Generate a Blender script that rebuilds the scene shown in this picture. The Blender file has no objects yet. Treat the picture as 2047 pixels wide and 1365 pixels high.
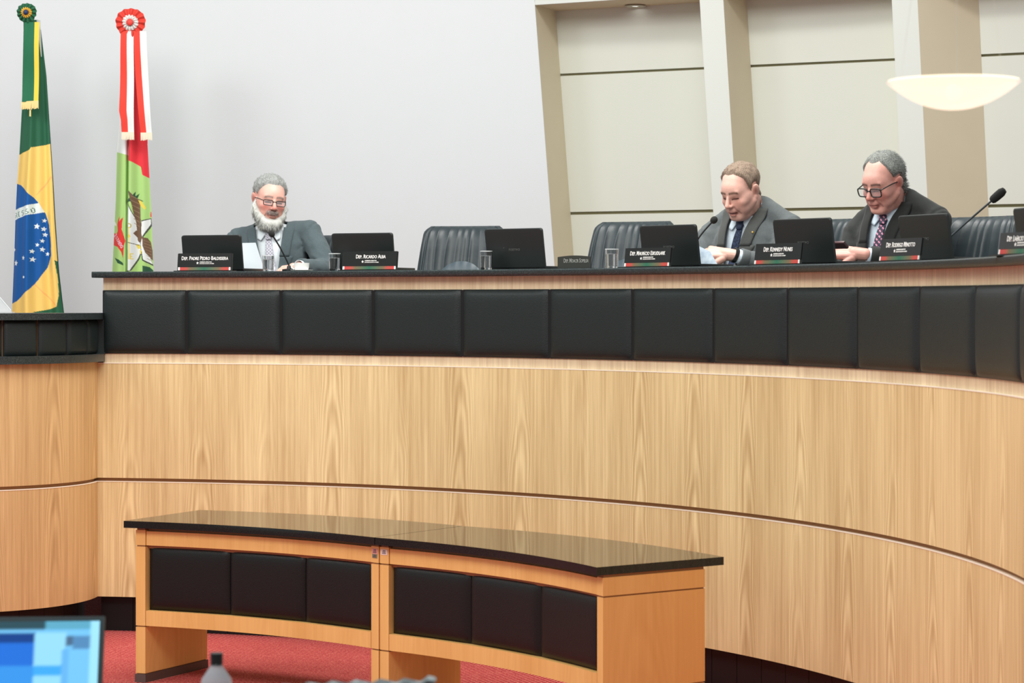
import bpy, bmesh, math, random
import numpy as np
from mathutils import Vector, Matrix, Euler
from mathutils.bvhtree import BVHTree
from mathutils import noise as mnoise

random.seed(7)
PI = math.pi
S = bpy.context.scene
COL = S.collection

# ------------------------------------------------------------------ camera, world, lights, exposure
F = 4800.0            # focal length in pixels of the 2047 px wide frame
CX, HY = 1023.5, 602.0
EYE = 1.65
cam = bpy.data.cameras.new('camera')
cam.sensor_fit = 'HORIZONTAL'; cam.sensor_width = 36.0
cam.lens = F / 2047 * 36.0
cam.shift_y = -(682.5 - HY) / 2047
cam.clip_start = 0.05; cam.clip_end = 200
cam.dof.use_dof = True; cam.dof.focus_distance = 11.4; cam.dof.aperture_fstop = 6.3
camo = bpy.data.objects.new('camera', cam); COL.objects.link(camo)
camo.location = (0, 0, EYE); camo.rotation_euler = (PI / 2, 0, 0)
S.camera = camo

w = bpy.data.worlds.new('room_light'); S.world = w; w.use_nodes = True
w.node_tree.nodes['Background'].inputs[0].default_value = (0.95, 1.0, 0.99, 1)
w.node_tree.nodes['Background'].inputs[1].default_value = 0.50

def area(name, loc, target, size, sy, power, col=(1, 1, 1), spread=180):
    l = bpy.data.lights.new(name, 'AREA'); l.shape = 'RECTANGLE'; l.size = size; l.size_y = sy
    l.energy = power; l.color = col; l.spread = math.radians(spread)
    o = bpy.data.objects.new(name, l); COL.objects.link(o); o.location = loc
    d = Vector(target) - Vector(loc); o.rotation_euler = d.to_track_quat('-Z', 'Y').to_euler()
    return o
area('ceiling_light_hall', (-2.5, 5.0, 5.6), (-0.2, 11.5, 0.9), 4.0, 2.0, 250, (1.0, 0.98, 0.93))
area('ceiling_light_dais', (-2.2, 9.4, 5.6), (-1.6, 14.4, 1.9), 6.5, 1.2, 98, (0.97, 1.0, 0.99))
area('ceiling_light_rear', (0.6, 10.6, 5.2), (0.0, 9.9, 0.0), 3.0, 1.0, 170, (1.0, 0.98, 0.94))
area('fill_light_flags', (-5.2, 10.2, 5.0), (-3.0, 14.9, 2.4), 2.0, 1.0, 60, (0.97, 1.0, 0.99))  # unseen fill, added to brighten the wall behind the flags
S.view_settings.view_transform = 'Standard'; S.view_settings.look = 'None'
S.view_settings.gamma = 1.0; S.view_settings.use_curve_mapping = False
S.view_settings.exposure = 0.17

# ------------------------------------------------------------------ helpers
def lin(r, g, b):
    f = lambda c: (c / 255 / 12.92) if c / 255 <= 0.04045 else ((c / 255 + 0.055) / 1.055) ** 2.4
    return (f(r), f(g), f(b), 1.0)

def newmat(name):
    m = bpy.data.materials.new(name); m.use_nodes = True
    return m, m.node_tree.nodes, m.node_tree.links, m.node_tree.nodes['Principled BSDF']

def mat(name, rgb, rough=0.6, metal=0.0, spec=0.5, bump=0.0, bscale=80.0, var=0.0, coat=0.0, sheen=0.0, emit=None, estr=0.0, coords='Object'):
    m, N, L, B = newmat(name)
    c = lin(*rgb)
    B.inputs['Base Color'].default_value = c
    B.inputs['Roughness'].default_value = rough
    B.inputs['Metallic'].default_value = metal
    B.inputs['Specular IOR Level'].default_value = spec
    B.inputs['Coat Weight'].default_value = coat
    B.inputs['Sheen Weight'].default_value = sheen
    if emit:
        B.inputs['Emission Color'].default_value = lin(*emit); B.inputs['Emission Strength'].default_value = estr
    if bump or var:
        tc = N.new('ShaderNodeTexCoord'); nz = N.new('ShaderNodeTexNoise')
        nz.inputs['Scale'].default_value = bscale; nz.inputs['Detail'].default_value = 4
        L.new(tc.outputs[coords], nz.inputs['Vector'])
        if bump:
            b = N.new('ShaderNodeBump'); b.inputs['Strength'].default_value = bump; b.inputs['Distance'].default_value = 0.004
            L.new(nz.outputs['Fac'], b.inputs['Height']); L.new(b.outputs['Normal'], B.inputs['Normal'])
        if var:
            mx = N.new('ShaderNodeMix'); mx.data_type = 'RGBA'
            mx.inputs['A'].default_value = [x * (1 - var) for x in c[:3]] + [1]
            mx.inputs['B'].default_value = [min(1, x * (1 + var)) for x in c[:3]] + [1]
            L.new(nz.outputs['Fac'], mx.inputs['Factor']); L.new(mx.outputs['Result'], B.inputs['Base Color'])
    return m

def wood(name, light, dark, rough=0.45, leaf=0.36, seed=0.0, cath=1.0, fine=1.0):
    """veneer: UV.x runs along the surface in metres, UV.y is height in metres"""
    m, N, L, B = newmat(name)
    def M(op, a, b=None, c=None):
        n = N.new('ShaderNodeMath'); n.operation = op
        for i, v in enumerate((a, b, c)):
            if v is None: continue
            if isinstance(v, (int, float)): n.inputs[i].default_value = v
            else: L.new(v, n.inputs[i])
        return n.outputs[0]
    uv = N.new('ShaderNodeUVMap'); sp = N.new('ShaderNodeSeparateXYZ'); L.new(uv.outputs[0], sp.inputs[0])
    u, v = sp.outputs[0], sp.outputs[1]
    def nz(su, sv, det=3, off=0.0, rgh=0.55):
        cb = N.new('ShaderNodeCombineXYZ')
        L.new(M('MULTIPLY', u, su), cb.inputs[0]); L.new(M('MULTIPLY', v, sv), cb.inputs[1]); cb.inputs[2].default_value = off + seed
        t = N.new('ShaderNodeTexNoise'); t.inputs['Scale'].default_value = 1.0; t.inputs['Detail'].default_value = det
        t.inputs['Roughness'].default_value = rgh
        L.new(cb.outputs[0], t.inputs['Vector']); return t.outputs['Fac']
    lf = M('DIVIDE', M('ADD', u, 10.0 + seed), leaf)
    idx = M('FLOOR', lf)
    wob = M('MULTIPLY', M('SUBTRACT', nz(2.0, 1.5, 2, 3.3), 0.5), 0.25)
    cu = M('ADD', M('SUBTRACT', M('FRACT', lf), 0.5), wob)
    rnd = M('FRACT', M('MULTIPLY', M('SINE', M('MULTIPLY', idx, 12.9898)), 43.758))
    t = M('ADD', M('ADD', M('MULTIPLY', v, 2.1), M('MULTIPLY', rnd, 3.0)), M('MULTIPLY', nz(3.0, 2.2, 2, 7.1), 0.9))
    t = M('ADD', t, M('MULTIPLY', M('MULTIPLY', cu, cu), 46.0))
    ring = M('SINE', M('MULTIPLY', t, 11.0))
    wgt = N.new('ShaderNodeMapRange'); wgt.interpolation_type = 'SMOOTHSTEP'
    wgt.inputs['From Min'].default_value = 0.30; wgt.inputs['From Max'].default_value = 0.05
    L.new(M('ABSOLUTE', cu), wgt.inputs['Value'])
    gate = N.new('ShaderNodeMapRange'); gate.inputs['From Min'].default_value = 0.42; gate.inputs['From Max'].default_value = 0.50
    L.new(nz(1.7, 1.1, 1, 11.0), gate.inputs['Value'])
    ringw = M('MULTIPLY', M('MULTIPLY', M('MULTIPLY', ring, wgt.outputs[0]), M('ADD', gate.outputs[0], 0.25)), 0.17 * cath)
    streak = M('MULTIPLY', M('SUBTRACT', nz(48, 0.9, 4, 1.0, 0.65), 0.5), 1.4 * fine)
    fin = M('MULTIPLY', M('SUBTRACT', nz(190, 5.0, 3, 2.0), 0.5), 0.55 * fine)
    broad = M('MULTIPLY', M('SUBTRACT', nz(5.5, 0.5, 2, 5.0), 0.5), 0.8)
    val = M('ADD', M('ADD', M('ADD', streak, fin), M('ADD', ringw, broad)), 0.42)
    r = N.new('ShaderNodeMix'); r.data_type = 'RGBA'; r.clamp_factor = True
    r.inputs['A'].default_value = lin(*light); r.inputs['B'].default_value = lin(*dark)
    L.new(val, r.inputs['Factor']); L.new(r.outputs['Result'], B.inputs['Base Color'])
    B.inputs['Roughness'].default_value = rough; B.inputs['Specular IOR Level'].default_value = 0.35
    return m

def attrmat(name, rough=0.6, spec=0.4, attr='Col', emission=0.0, bump=0.0, bscale=300, sub=0.0):
    m, N, L, B = newmat(name)
    a = N.new('ShaderNodeAttribute'); a.attribute_name = attr
    L.new(a.outputs['Color'], B.inputs['Base Color'])
    B.inputs['Roughness'].default_value = rough; B.inputs['Specular IOR Level'].default_value = spec
    if emission:
        L.new(a.outputs['Color'], B.inputs['Emission Color']); B.inputs['Emission Strength'].default_value = emission
    if bump:
        tc = N.new('ShaderNodeTexCoord'); nz = N.new('ShaderNodeTexNoise'); nz.inputs['Scale'].default_value = bscale
        L.new(tc.outputs['Object'], nz.inputs['Vector'])
        b = N.new('ShaderNodeBump'); b.inputs['Strength'].default_value = bump; b.inputs['Distance'].default_value = 0.003
        L.new(nz.outputs['Fac'], b.inputs['Height']); L.new(b.outputs['Normal'], B.inputs['Normal'])
    return m

def mesh_obj(name, verts, faces, m, parent=None, smooth=False, uvs=None, col=None, autosm=None, mats=None, midx=None):
    me = bpy.data.meshes.new(name)
    me.from_pydata([tuple(v) for v in verts], [], faces)
    if m is not None: me.materials.append(m)
    if mats:
        for k in mats: me.materials.append(k)
    if midx is not None: me.polygons.foreach_set('material_index', midx)
    if uvs is not None:
        lay = me.uv_layers.new(name='UVMap')
        idx = np.empty(len(me.loops), dtype=np.int32); me.loops.foreach_get('vertex_index', idx)
        lay.data.foreach_set('uv', np.asarray(uvs, dtype=np.float32)[idx].ravel())
    if col is not None:
        at = me.color_attributes.new('Col', 'FLOAT_COLOR', 'POINT')
        at.data.foreach_set('color', np.asarray(col, dtype=np.float32).ravel())
    if smooth or autosm:
        me.polygons.foreach_set('use_smooth', [True] * len(me.polygons))
    if autosm:
        me.set_sharp_from_angle(angle=math.radians(autosm))
    me.update()
    o = bpy.data.objects.new(name, me); COL.objects.link(o)
    if parent is not None: o.parent = parent
    return o

class MB:
    """collects shapes into one mesh (with metre UVs); build() links it as one object"""
    def __init__(s): s.v = []; s.f = []; s.uv = []
    def add(s, vs, fs, uvs=None, M=None):
        n = len(s.v)
        for i, p in enumerate(vs):
            q = Vector(p)
            if M is not None: q = M @ q
            s.v.append(q)
            s.uv.append(uvs[i] if uvs else (p[0] + p[1], p[2]))
        s.f += [[a + n for a in f] for f in fs]
        return s
    def box(s, x0, x1, y0, y1, z0, z1, M=None, bev=0.0):
        if bev <= 0:
            vs = [(x, y, z) for x in (x0, x1) for y in (y0, y1) for z in (z0, z1)]
            fs = [(0, 1, 3, 2), (4, 6, 7, 5), (0, 4, 5, 1), (2, 3, 7, 6), (0, 2, 6, 4), (1, 5, 7, 3)]
            return s.add(vs, fs, None, M)
        bm = bmesh.new(); bmesh.ops.create_cube(bm, size=1)
        for v in bm.verts:
            v.co = Vector(((x0 + x1) / 2 + v.co.x * (x1 - x0), (y0 + y1) / 2 + v.co.y * (y1 - y0), (z0 + z1) / 2 + v.co.z * (z1 - z0)))
        bmesh.ops.bevel(bm, geom=bm.edges[:], offset=bev, segments=2, affect='EDGES', profile=0.7)
        bm.verts.index_update()
        s.add([v.co[:] for v in bm.verts], [[v.index for v in f.verts] for f in bm.faces], None, M); bm.free()
        return s
    def lathe(s, prof, n=24, M=None, cap=True):
        vs = []; fs = []
        for (r, z) in prof:
            for k in range(n):
                a = 2 * PI * k / n; vs.append((r * math.cos(a), r * math.sin(a), z))
        for i in range(len(prof) - 1):
            for k in range(n):
                a, b = i * n + k, i * n + (k + 1) % n
                fs.append((a, b, b + n, a + n))
        if cap:
            fs.append(list(range(n))[::-1]); fs.append([(len(prof) - 1) * n + k for k in range(n)])
        return s.add(vs, fs, None, M)
    def tube(s, path, r, n=10, M=None, radii=None):
        P = [Vector(p) for p in path]; vs = []; fs = []
        up = Vector((0, 0, 1))
        for i, p in enumerate(P):
            t = (P[min(i + 1, len(P) - 1)] - P[max(i - 1, 0)]).normalized()
            a = t.cross(up if abs(t.z) < 0.95 else Vector((1, 0, 0))).normalized(); b = a.cross(t).normalized()
            rr = radii[i] if radii else r
            for k in range(n):
                g = 2 * PI * k / n; vs.append(p + a * (rr * math.cos(g)) + b * (rr * math.sin(g)))
        for i in range(len(P) - 1):
            for k in range(n):
                a, b = i * n + k, i * n + (k + 1) % n
                fs.append((a, b, b + n, a + n))
        fs.append(list(range(n))[::-1]); fs.append([(len(P) - 1) * n + k for k in range(n)])
        return s.add(vs, fs, None, M)
    def ellipsoid(s, c, r, M=None, nu=20, nv=12):
        vs = []; fs = []
        for j in range(nv + 1):
            ph = PI * j / nv
            for k in range(nu):
                a = 2 * PI * k / nu
                vs.append((c[0] + r[0] * math.sin(ph) * math.cos(a), c[1] + r[1] * math.sin(ph) * math.sin(a), c[2] + r[2] * math.cos(ph)))
        for j in range(nv):
            for k in range(nu):
                a, b = j * nu + k, j * nu + (k + 1) % nu
                fs.append((a, a + nu, b + nu, b))
        return s.add(vs, fs, None, M)
    def prism(s, poly, y0, y1, M=None):
        """poly in xz, extruded in y"""
        n = len(poly)
        vs = [(x, y0, z) for x, z in poly] + [(x, y1, z) for x, z in poly]
        fs = [list(range(n)), list(range(n, 2 * n))[::-1]] + [(i, i + n, (i + 1) % n + n, (i + 1) % n) for i in range(n)]
        return s.add(vs, fs, None, M)
    def build(s, name, m, parent=None, autosm=35, smooth=False):
        return mesh_obj(name, s.v, s.f, m, parent, autosm=None if smooth else autosm, smooth=smooth, uvs=s.uv)

def empty(name, loc=(0, 0, 0), rz=0.0):
    o = bpy.data.objects.new(name, None); COL.objects.link(o); o.location = loc; o.rotation_euler = (0, 0, rz)
    o.empty_display_size = 0.1
    return o
def tag(o, label, cat, group=None):
    o['label'] = label; o['category'] = cat
    if group: o['group'] = group
    return o
def struct(o): o['kind'] = 'structure'; return o
def kids(o): return [c for c in bpy.data.objects if c.parent == o]
def copy_tree(o):
    c = o.copy(); COL.objects.link(c)
    for ch in kids(o):
        d = ch.copy(); COL.objects.link(d); d.parent = c
        for g in kids(ch):
            e = g.copy(); COL.objects.link(e); e.parent = d
    return c

def text_mesh(body, size, depth=0.0006, align='CENTER', small=None, space=1.0, xs=1.0):
    cu = bpy.data.curves.new('lettering', 'FONT'); cu.body = body; cu.size = size; cu.extrude = depth
    cu.align_x = align; cu.align_y = 'CENTER'; cu.space_character = space; cu.resolution_u = 2; cu.offset = size * .012
    if small:
        cu.small_caps_scale = small
        for k, ch in enumerate(body):
            if ch.islower(): cu.body_format[k].use_small_caps = True
    o = bpy.data.objects.new('lettering', cu); COL.objects.link(o)
    bpy.context.view_layer.update()
    dg = bpy.context.evaluated_depsgraph_get()
    me = bpy.data.meshes.new_from_object(o.evaluated_get(dg))
    bpy.data.objects.remove(o); bpy.data.curves.remove(cu)
    me.transform(Matrix.Diagonal((xs, 1, 1, 1)))
    me.transform(Matrix.Rotation(PI / 2, 4, 'X'))     # upright, reading from -Y
    return me
def text_obj(name, body, size, m, parent, loc, **k):
    me = text_mesh(body, size, **k); me.materials.clear(); me.materials.append(m)
    o = bpy.data.objects.new(name, me); COL.objects.link(o); o.parent = parent; o.location = loc
    return o

# ------------------------------------------------------------------ the plan curve of the tribune (fitted as a polar cubic)
C0 = (-2.3, 7.8)
KK = (-0.05960227471062322, 0.30164112865909576, -0.13906878523498317, 3.925780319997657)
def rad(th): return ((KK[0] * th + KK[1]) * th + KK[2]) * th + KK[3]
def drad(th): return (3 * KK[0] * th + 2 * KK[1]) * th + KK[2]
def cn(th, p=0.0):
    """point at polar angle th, p metres outward (away from the hall)"""
    r = rad(th); d = drad(th); c, s = math.cos(th), math.sin(th)
    tx, ty = d * c - r * s, d * s + r * c
    l = math.hypot(tx, ty); nx, ny = ty / l, -tx / l
    return C0[0] + r * c + nx * p, C0[1] + r * s + ny * p, nx, ny
def th_px(px, p=0.0):
    a, b = math.radians(-14), math.radians(100)
    g = lambda t: (lambda q: CX + F * q[0] / q[1] - px)(cn(t, p))
    for _ in range(60):
        m_ = (a + b) / 2
        if g(m_) > 0: a = m_
        else: b = m_
    return (a + b) / 2
ARC = {}
def arc(th, n=60):
    """arc length from th to 88 degrees"""
    t1 = math.radians(88); L = 0; q = None
    for k in range(n + 1):
        t = t1 + (th - t1) * k / n; x, y, _, _ = cn(t)
        if q: L += math.hypot(x - q[0], y - q[1])
        q = (x, y)
    return L if th < t1 else -L
def sweep(name, tha, thb, prof, m, parent=None, n=48, sm=40):
    """closed profile [(p,z)...] swept along the tribune curve from tha to thb"""
    vs = []; fs = []; uv = []; k = len(prof)
    for i in range(n + 1):
        th = tha + (thb - tha) * i / n; a = arc(th)
        for (p, z) in prof:
            x, y, _, _ = cn(th, p); vs.append((x, y, z)); uv.append((a, z + abs(p)))
    for i in range(n):
        for j in range(k):
            a, b = i * k + j, i * k + (j + 1) % k
            fs.append((a, a + k, b + k, b))
    fs.append(list(range(k))); fs.append([n * k + j for j in range(k)][::-1])
    return mesh_obj(name, vs, fs, m, parent, uvs=uv, autosm=sm)
def ring_box(name, pt, ta, tb, q0, q1, z0, z1, m, parent, n=24):
    """box swept along any plan function pt(t,q)->(x,y)"""
    vs = []; fs = []; uv = []; prev = None; L = 0
    for i in range(n + 1):
        t = ta + (tb - ta) * i / n
        c = pt(t, q0)
        if prev: L += math.hypot(c[0] - prev[0], c[1] - prev[1])
        prev = c
        for (q, z) in ((q0, z0), (q0, z1), (q1, z1), (q1, z0)):
            x, y = pt(t, q); vs.append((x, y, z)); uv.append((L + (0 if q == q0 else .3), z))
    for i in range(n):
        for j in range(4):
            a, b = i * 4 + j, i * 4 + (j + 1) % 4
            fs.append((a, a + 4, b + 4, b))
    fs.append([0, 1, 2, 3]); fs.append([n * 4 + 3, n * 4 + 2, n * 4 + 1, n * 4])
    return mesh_obj(name, vs, fs, m, parent, uvs=uv, autosm=35)

# ------------------------------------------------------------------ materials
M_wood = wood('oak_veneer', (247, 224, 170), (186, 151, 100), seed=0.0, cath=1.05)
M_woodtop = wood('oak_veneer_fascia', (246, 226, 190), (196, 166, 130), seed=4.0, cath=0.3)
M_drumwood = wood('oak_veneer_drum', (224, 188, 134), (170, 130, 84), seed=2.3)
M_table = wood('cherry_veneer', (246, 200, 126), (216, 158, 86), seed=9.1, cath=0.35, fine=0.45, leaf=0.5, rough=0.38)
M_edge = mat('edge_highlight_band', (250, 240, 222), 0.4)  # cream strip, the bright edge highlight of the panels put into colour
M_groove = mat('groove_brown', (150, 105, 64), 0.6)
M_leather = mat('black_leather', (28, 37, 37), 0.45, spec=0.35, bump=0.25, bscale=220)
M_leather2 = mat('dark_brown_leather', (13, 16, 16), 0.45, spec=0.35, bump=0.2, bscale=200)
M_skirt = mat('black_laminate', (20, 20, 21), 0.45, spec=0.3)

def stone(name, base, fleck, rough):
    m, N, L, B = newmat(name)
    tc = N.new('ShaderNodeTexCoord'); nz = N.new('ShaderNodeTexNoise'); nz.inputs['Scale'].default_value = 240; nz.inputs['Detail'].default_value = 3
    r = N.new('ShaderNodeValToRGB'); r.color_ramp.elements[0].position = 0.45; r.color_ramp.elements[1].position = 0.72
    r.color_ramp.elements[0].color = lin(*base); r.color_ramp.elements[1].color = lin(*fleck)
    L.new(tc.outputs['Object'], nz.inputs['Vector']); L.new(nz.outputs['Fac'], r.inputs[0]); L.new(r.outputs[0], B.inputs['Base Color'])
    B.inputs['Roughness'].default_value = rough
    return m
M_stone = stone('black_granite', (30, 39, 40), (70, 80, 80), 0.32)
M_tabletop = stone('polished_black_granite', (22, 30, 30), (38, 44, 42), 0.035)
M_tabletop.node_tree.nodes['Principled BSDF'].inputs['IOR'].default_value = 1.42
M_wall = mat('white_wall_paint', (222, 227, 229), 0.75, spec=0.2, bump=0.03, bscale=8, var=0.012)
M_fin = mat('off_white_fin_paint', (220, 224, 218), 0.7, spec=0.2)
M_reveal = mat('beige_reveal', (218, 209, 184), 0.7, spec=0.2, var=0.03, bscale=6)  # reveals and soffits toned a warmer beige than the fin faces
M_panel = mat('ivory_wall_panel', (219, 223, 213), 0.6, spec=0.3, var=0.015, bscale=5)
M_joint = mat('olive_joint', (150, 142, 108), 0.7)
M_white = mat('white_lettering', (240, 240, 236), 0.5)
M_blackplastic = mat('black_plastic', (24, 28, 28), 0.35)
M_lid = mat('matte_black_laptop_lid', (26, 32, 31), 0.4, bump=0.05, bscale=900)
M_plate = mat('nameplate_black', (17, 20, 18), 0.25)
M_steel = mat('brushed_steel', (150, 155, 158), 0.35, metal=0.9)
M_foam = mat('black_foam', (34, 34, 33), 0.95, bump=0.6, bscale=400)

# ------------------------------------------------------------------ floor
def carpet():
    m, N, L, B = newmat('red_twill_carpet')
    tc = N.new('ShaderNodeTexCoord')
    mp = N.new('ShaderNodeMapping'); mp.inputs['Rotation'].default_value = (0, 0, math.radians(28)); L.new(tc.outputs['Object'], mp.inputs[0])
    w1 = N.new('ShaderNodeTexWave'); w1.inputs['Scale'].default_value = 14; w1.inputs['Distortion'].default_value = 2.0; w1.inputs['Detail'].default_value = 2; w1.inputs['Detail Scale'].default_value = 6
    L.new(mp.outputs[0], w1.inputs['Vector'])
    nz = N.new('ShaderNodeTexNoise'); nz.inputs['Scale'].default_value = 160; nz.inputs['Detail'].default_value = 3
    L.new(mp.outputs[0], nz.inputs['Vector'])
    a = N.new('ShaderNodeMath'); a.operation = 'MULTIPLY'; L.new(w1.outputs['Fac'], a.inputs[0]); L.new(nz.outputs['Fac'], a.inputs[1])
    r = N.new('ShaderNodeValToRGB'); e = r.color_ramp.elements
    e[0].position = 0.02; e[0].color = lin(144, 40, 46); e[1].position = 0.55; e[1].color = lin(226, 140, 126)
    k = e.new(0.25); k.color = lin(180, 62, 68)
    L.new(a.outputs[0], r.inputs[0]); L.new(r.outputs[0], B.inputs['Base Color'])
    b = N.new('ShaderNodeBump'); b.inputs['Strength'].default_value = 0.6; b.inputs['Distance'].default_value = 0.006
    L.new(a.outputs[0], b.inputs['Height']); L.new(b.outputs[0], B.inputs['Normal'])
    B.inputs['Roughness'].default_value = 0.95; B.inputs['Specular IOR Level'].default_value = 0.1
    return m
fl = MB().box(-8, 9, -1.5, 18, -0.1, 0.0).build('floor', carpet()); struct(fl)

# ------------------------------------------------------------------ back wall: leaning front plane with recessed bays
NW = (-0.442, -0.897); LEAN = math.tan(math.radians(10))
def wp(px, d, z):
    """plan point seen at pixel column px at depth d when z = 2.85, leaning with height"""
    x = (px - CX) * d / F; k = (z - 2.85) * LEAN
    return (x + NW[0] * k, d + NW[1] * k, z)
ZB, ZT, ZH = 1.0, 4.3, 3.44
def wquad(mb, a, b, z0, z1):
    vs = [wp(*a, z0), wp(*b, z0), wp(*b, z1), wp(*a, z1)]
    L = math.hypot(vs[1][0] - vs[0][0], vs[1][1] - vs[0][1])
    mb.add(vs, [(0, 1, 2, 3)], [(0, z0), (L, z0), (L, z1), (0, z1)])
def solidslab(mb, a, b, z0, z1, th):
    """panel with thickness th behind its face"""
    v0 = [Vector(wp(*a, z0)), Vector(wp(*b, z0)), Vector(wp(*b, z1)), Vector(wp(*a, z1))]
    n = Vector((-NW[0], -NW[1], 0)) * th
    mb.add(v0 + [v + n for v in v0], [(0, 1, 2, 3), (7, 6, 5, 4), (0, 4, 5, 1), (1, 5, 6, 2), (2, 6, 7, 3), (3, 7, 4, 0)])
def dback(px): return F / (322 + (px - 1130) * 30.0 / 917)
W_END = (1084, 14.60)
F2 = ((1411, 14.10), (1458, 14.07)); F3 = ((1792, 13.66), (1843, 13.60)); F4 = ((2330, 13.0), (2380, 12.95))
B1 = (1125, dback(1125)); B2 = (1505, dback(1505)); B3 = (1965, dback(1965)); B4 = (2440, dback(2440))
mb = MB(); solidslab(mb, (-2200, 15.9), W_END, ZB, ZT, 0.004); struct(mb.build('wall_back', M_wall))
for nm, (a, b), back in (('wall_fin', F2, B2), ('wall_fin', F3, B3), ('wall_fin', F4, B4)):
    mb = MB(); solidslab(mb, a, b, ZB, ZT, 0.02)
    o = struct(mb.build(nm, M_fin)); 
    mb = MB(); wquad(mb, b, back, ZB, ZH + .3)
    al = (a[0] + 14, a[1] + 0.40); wquad(mb, al, a, ZB, ZH + .3)
    mb.build('reveal', M_reveal, o)
mb = MB(); wquad(mb, W_END, B1, ZB, ZH + .3); struct(mb.build('wall_reveal', M_reveal))
bays = [(B1, (1450, dback(1450)), W_END, F2[0]), (B2, (1835, dback(1835)), F2[1], F3[0]), (B3, (2380, dback(2380)), F3[1], F4[0])]
for i, (a, b, fa, fb) in enumerate(bays):
    mb = MB()
    av, bv = Vector(wp(*a, 2)), Vector(wp(*b, 2))
    ab = (a[0], a[1] + 0.03); bb = (b[0], b[1] + 0.03)
    solidslab(mb, ab, bb, ZB, ZT, 0.05)
    o = struct(mb.build('wall_bay', M_joint))
    for z0, z1 in ((ZB, 2.19), (2.208, 3.045), (3.06, ZH)):
        mb = MB(); solidslab(mb, a, b, z0, z1, 0.025); mb.build('wall_panel', M_panel, o)
    # soffit and header
    vs = [wp(*a, ZH), wp(*b, ZH), wp(*fb, ZH), wp(*fa, ZH)]
    vs2 = [(v[0], v[1], v[2] + 0.03) for v in vs]
    m2 = MB().add(vs + vs2, [(0, 3, 2, 1), (4, 5, 6, 7), (0, 1, 5, 4), (2, 3, 7, 6), (1, 2, 6, 5), (3, 0, 4, 7)]); m2.build('soffit', M_reveal, o)
    m3 = MB(); solidslab(m3, (fa[0] + .5, fa[1] - .005), (fb[0] - .5, fb[1] - .005), ZH - .001, ZT, 0.02); m3.build('header', M_fin, o)

# downlight in the soffit of the first bay
def pxpt(px, py, d): return Vector(((px - CX) * d / F, d, EYE + (HY - py) * d / F))
dl = empty('downlight', (( 1270 - CX) * 14.52 / F, 14.52, ZH - 0.001))
tag(dl, 'round recessed downlight in the soffit above the leftmost wall bay', 'light')
MB().lathe([(0.035, 0.0), (0.062, -0.001), (0.066, -0.008), (0.05, -0.012), (0.036, -0.004)], 28, cap=False).build('trim_ring', mat('pale_metal', (190, 186, 170), 0.3, metal=0.6), dl)
MB().lathe([(0.0, -0.003), (0.036, -0.003)], 24, cap=False).build('lamp_lens', mat('lit_lens', (255, 255, 250), 0.4, emit=(255, 255, 248), estr=2.5), dl)

# ------------------------------------------------------------------ dais and tribune
def dais():
    n = 40; vs = []; tha, thb = math.radians(100), math.radians(-14)
    for i in range(n + 1):
        th = tha + (thb - tha) * i / n; x, y, _, _ = cn(th, 0.1); vs.append((x, y))
    poly = [(-6.0, vs[0][1])] + vs + [(7.0, vs[-1][1]), (7.0, 16.5), (-6.0, 16.5)]
    k = len(poly)
    V = [(x, y, 0.95) for x, y in poly] + [(x, y, 1.05) for x, y in poly]
    Fc = [list(range(k))[::-1], list(range(k, 2 * k))] + [(i, (i + 1) % k, (i + 1) % k + k, i + k) for i in range(k)]
    o = mesh_obj('floor', V, Fc, mat('dais_carpet', (120, 60, 58), 0.95)); struct(o)
dais()

TL = th_px(195, 0.0); TR = math.radians(-11)
tr = empty('tribune', (0, 0, 0)); tag(tr, 'long curved oak tribune desk with black padded band and granite top', 'desk')
def rel(o): return o
sweep('carcass', TL + .012, TR, [(0.02, 0.18), (0.02, 1.36), (0.05, 1.36), (0.05, 0.18)], M_groove, tr, 90)
sweep('lower_panel', TL, TR, [(0.0, 0.176), (0.0, 0.751), (0.021, 0.751), (0.021, 0.176)], M_wood, tr, 90)
sweep('upper_panel', TL, TR, [(0.0, 0.769), (0.0, 1.341), (0.021, 1.341), (0.021, 0.769)], M_wood, tr, 90)
sweep('edge_highlight_trim', TL, TR, [(-0.0015, 0.749), (-0.0015, 0.7525), (0.02, 0.7525), (0.02, 0.749)], M_edge, tr, 90)
sweep('edge_highlight_trim', TL, TR, [(-0.0015, 1.3395), (-0.0015, 1.3435), (0.02, 1.3435), (0.02, 1.3395)], M_edge, tr, 90)
TF = th_px(205, 0.0)
sweep('fascia', TF, TR, [(0.012, 1.30), (0.012, 1.766), (0.045, 1.766), (0.045, 1.30)], M_woodtop, tr, 90)
# skirting: separate dark boards
sk0 = TL
ths = [TL]
while ths[-1] > TR: ths.append(ths[-1] - 0.165 / rad(ths[-1]))
for a, b in zip(ths[:-1], ths[1:]):
    sweep('skirting_board', a - .0004, b + .0004, [(0.055, 0.0), (0.055, 0.176), (0.075, 0.176), (0.075, 0.0)], M_skirt, tr, 3)
# granite top in slabs
seams = [183, 313, 846, 1368, 1782, 1988]
st = [th_px(x, -0.045) for x in seams] + [TR]
for a, b in zip(st[:-1], st[1:]):
    sweep('countertop_slab', a - .00012, b + .00012, [(-0.045, 1.770), (-0.047, 1.774), (-0.047, 1.792), (-0.043, 1.797), (0.66, 1.797), (0.66, 1.767), (-0.042, 1.767)], M_stone, tr, 30, 30)
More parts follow.
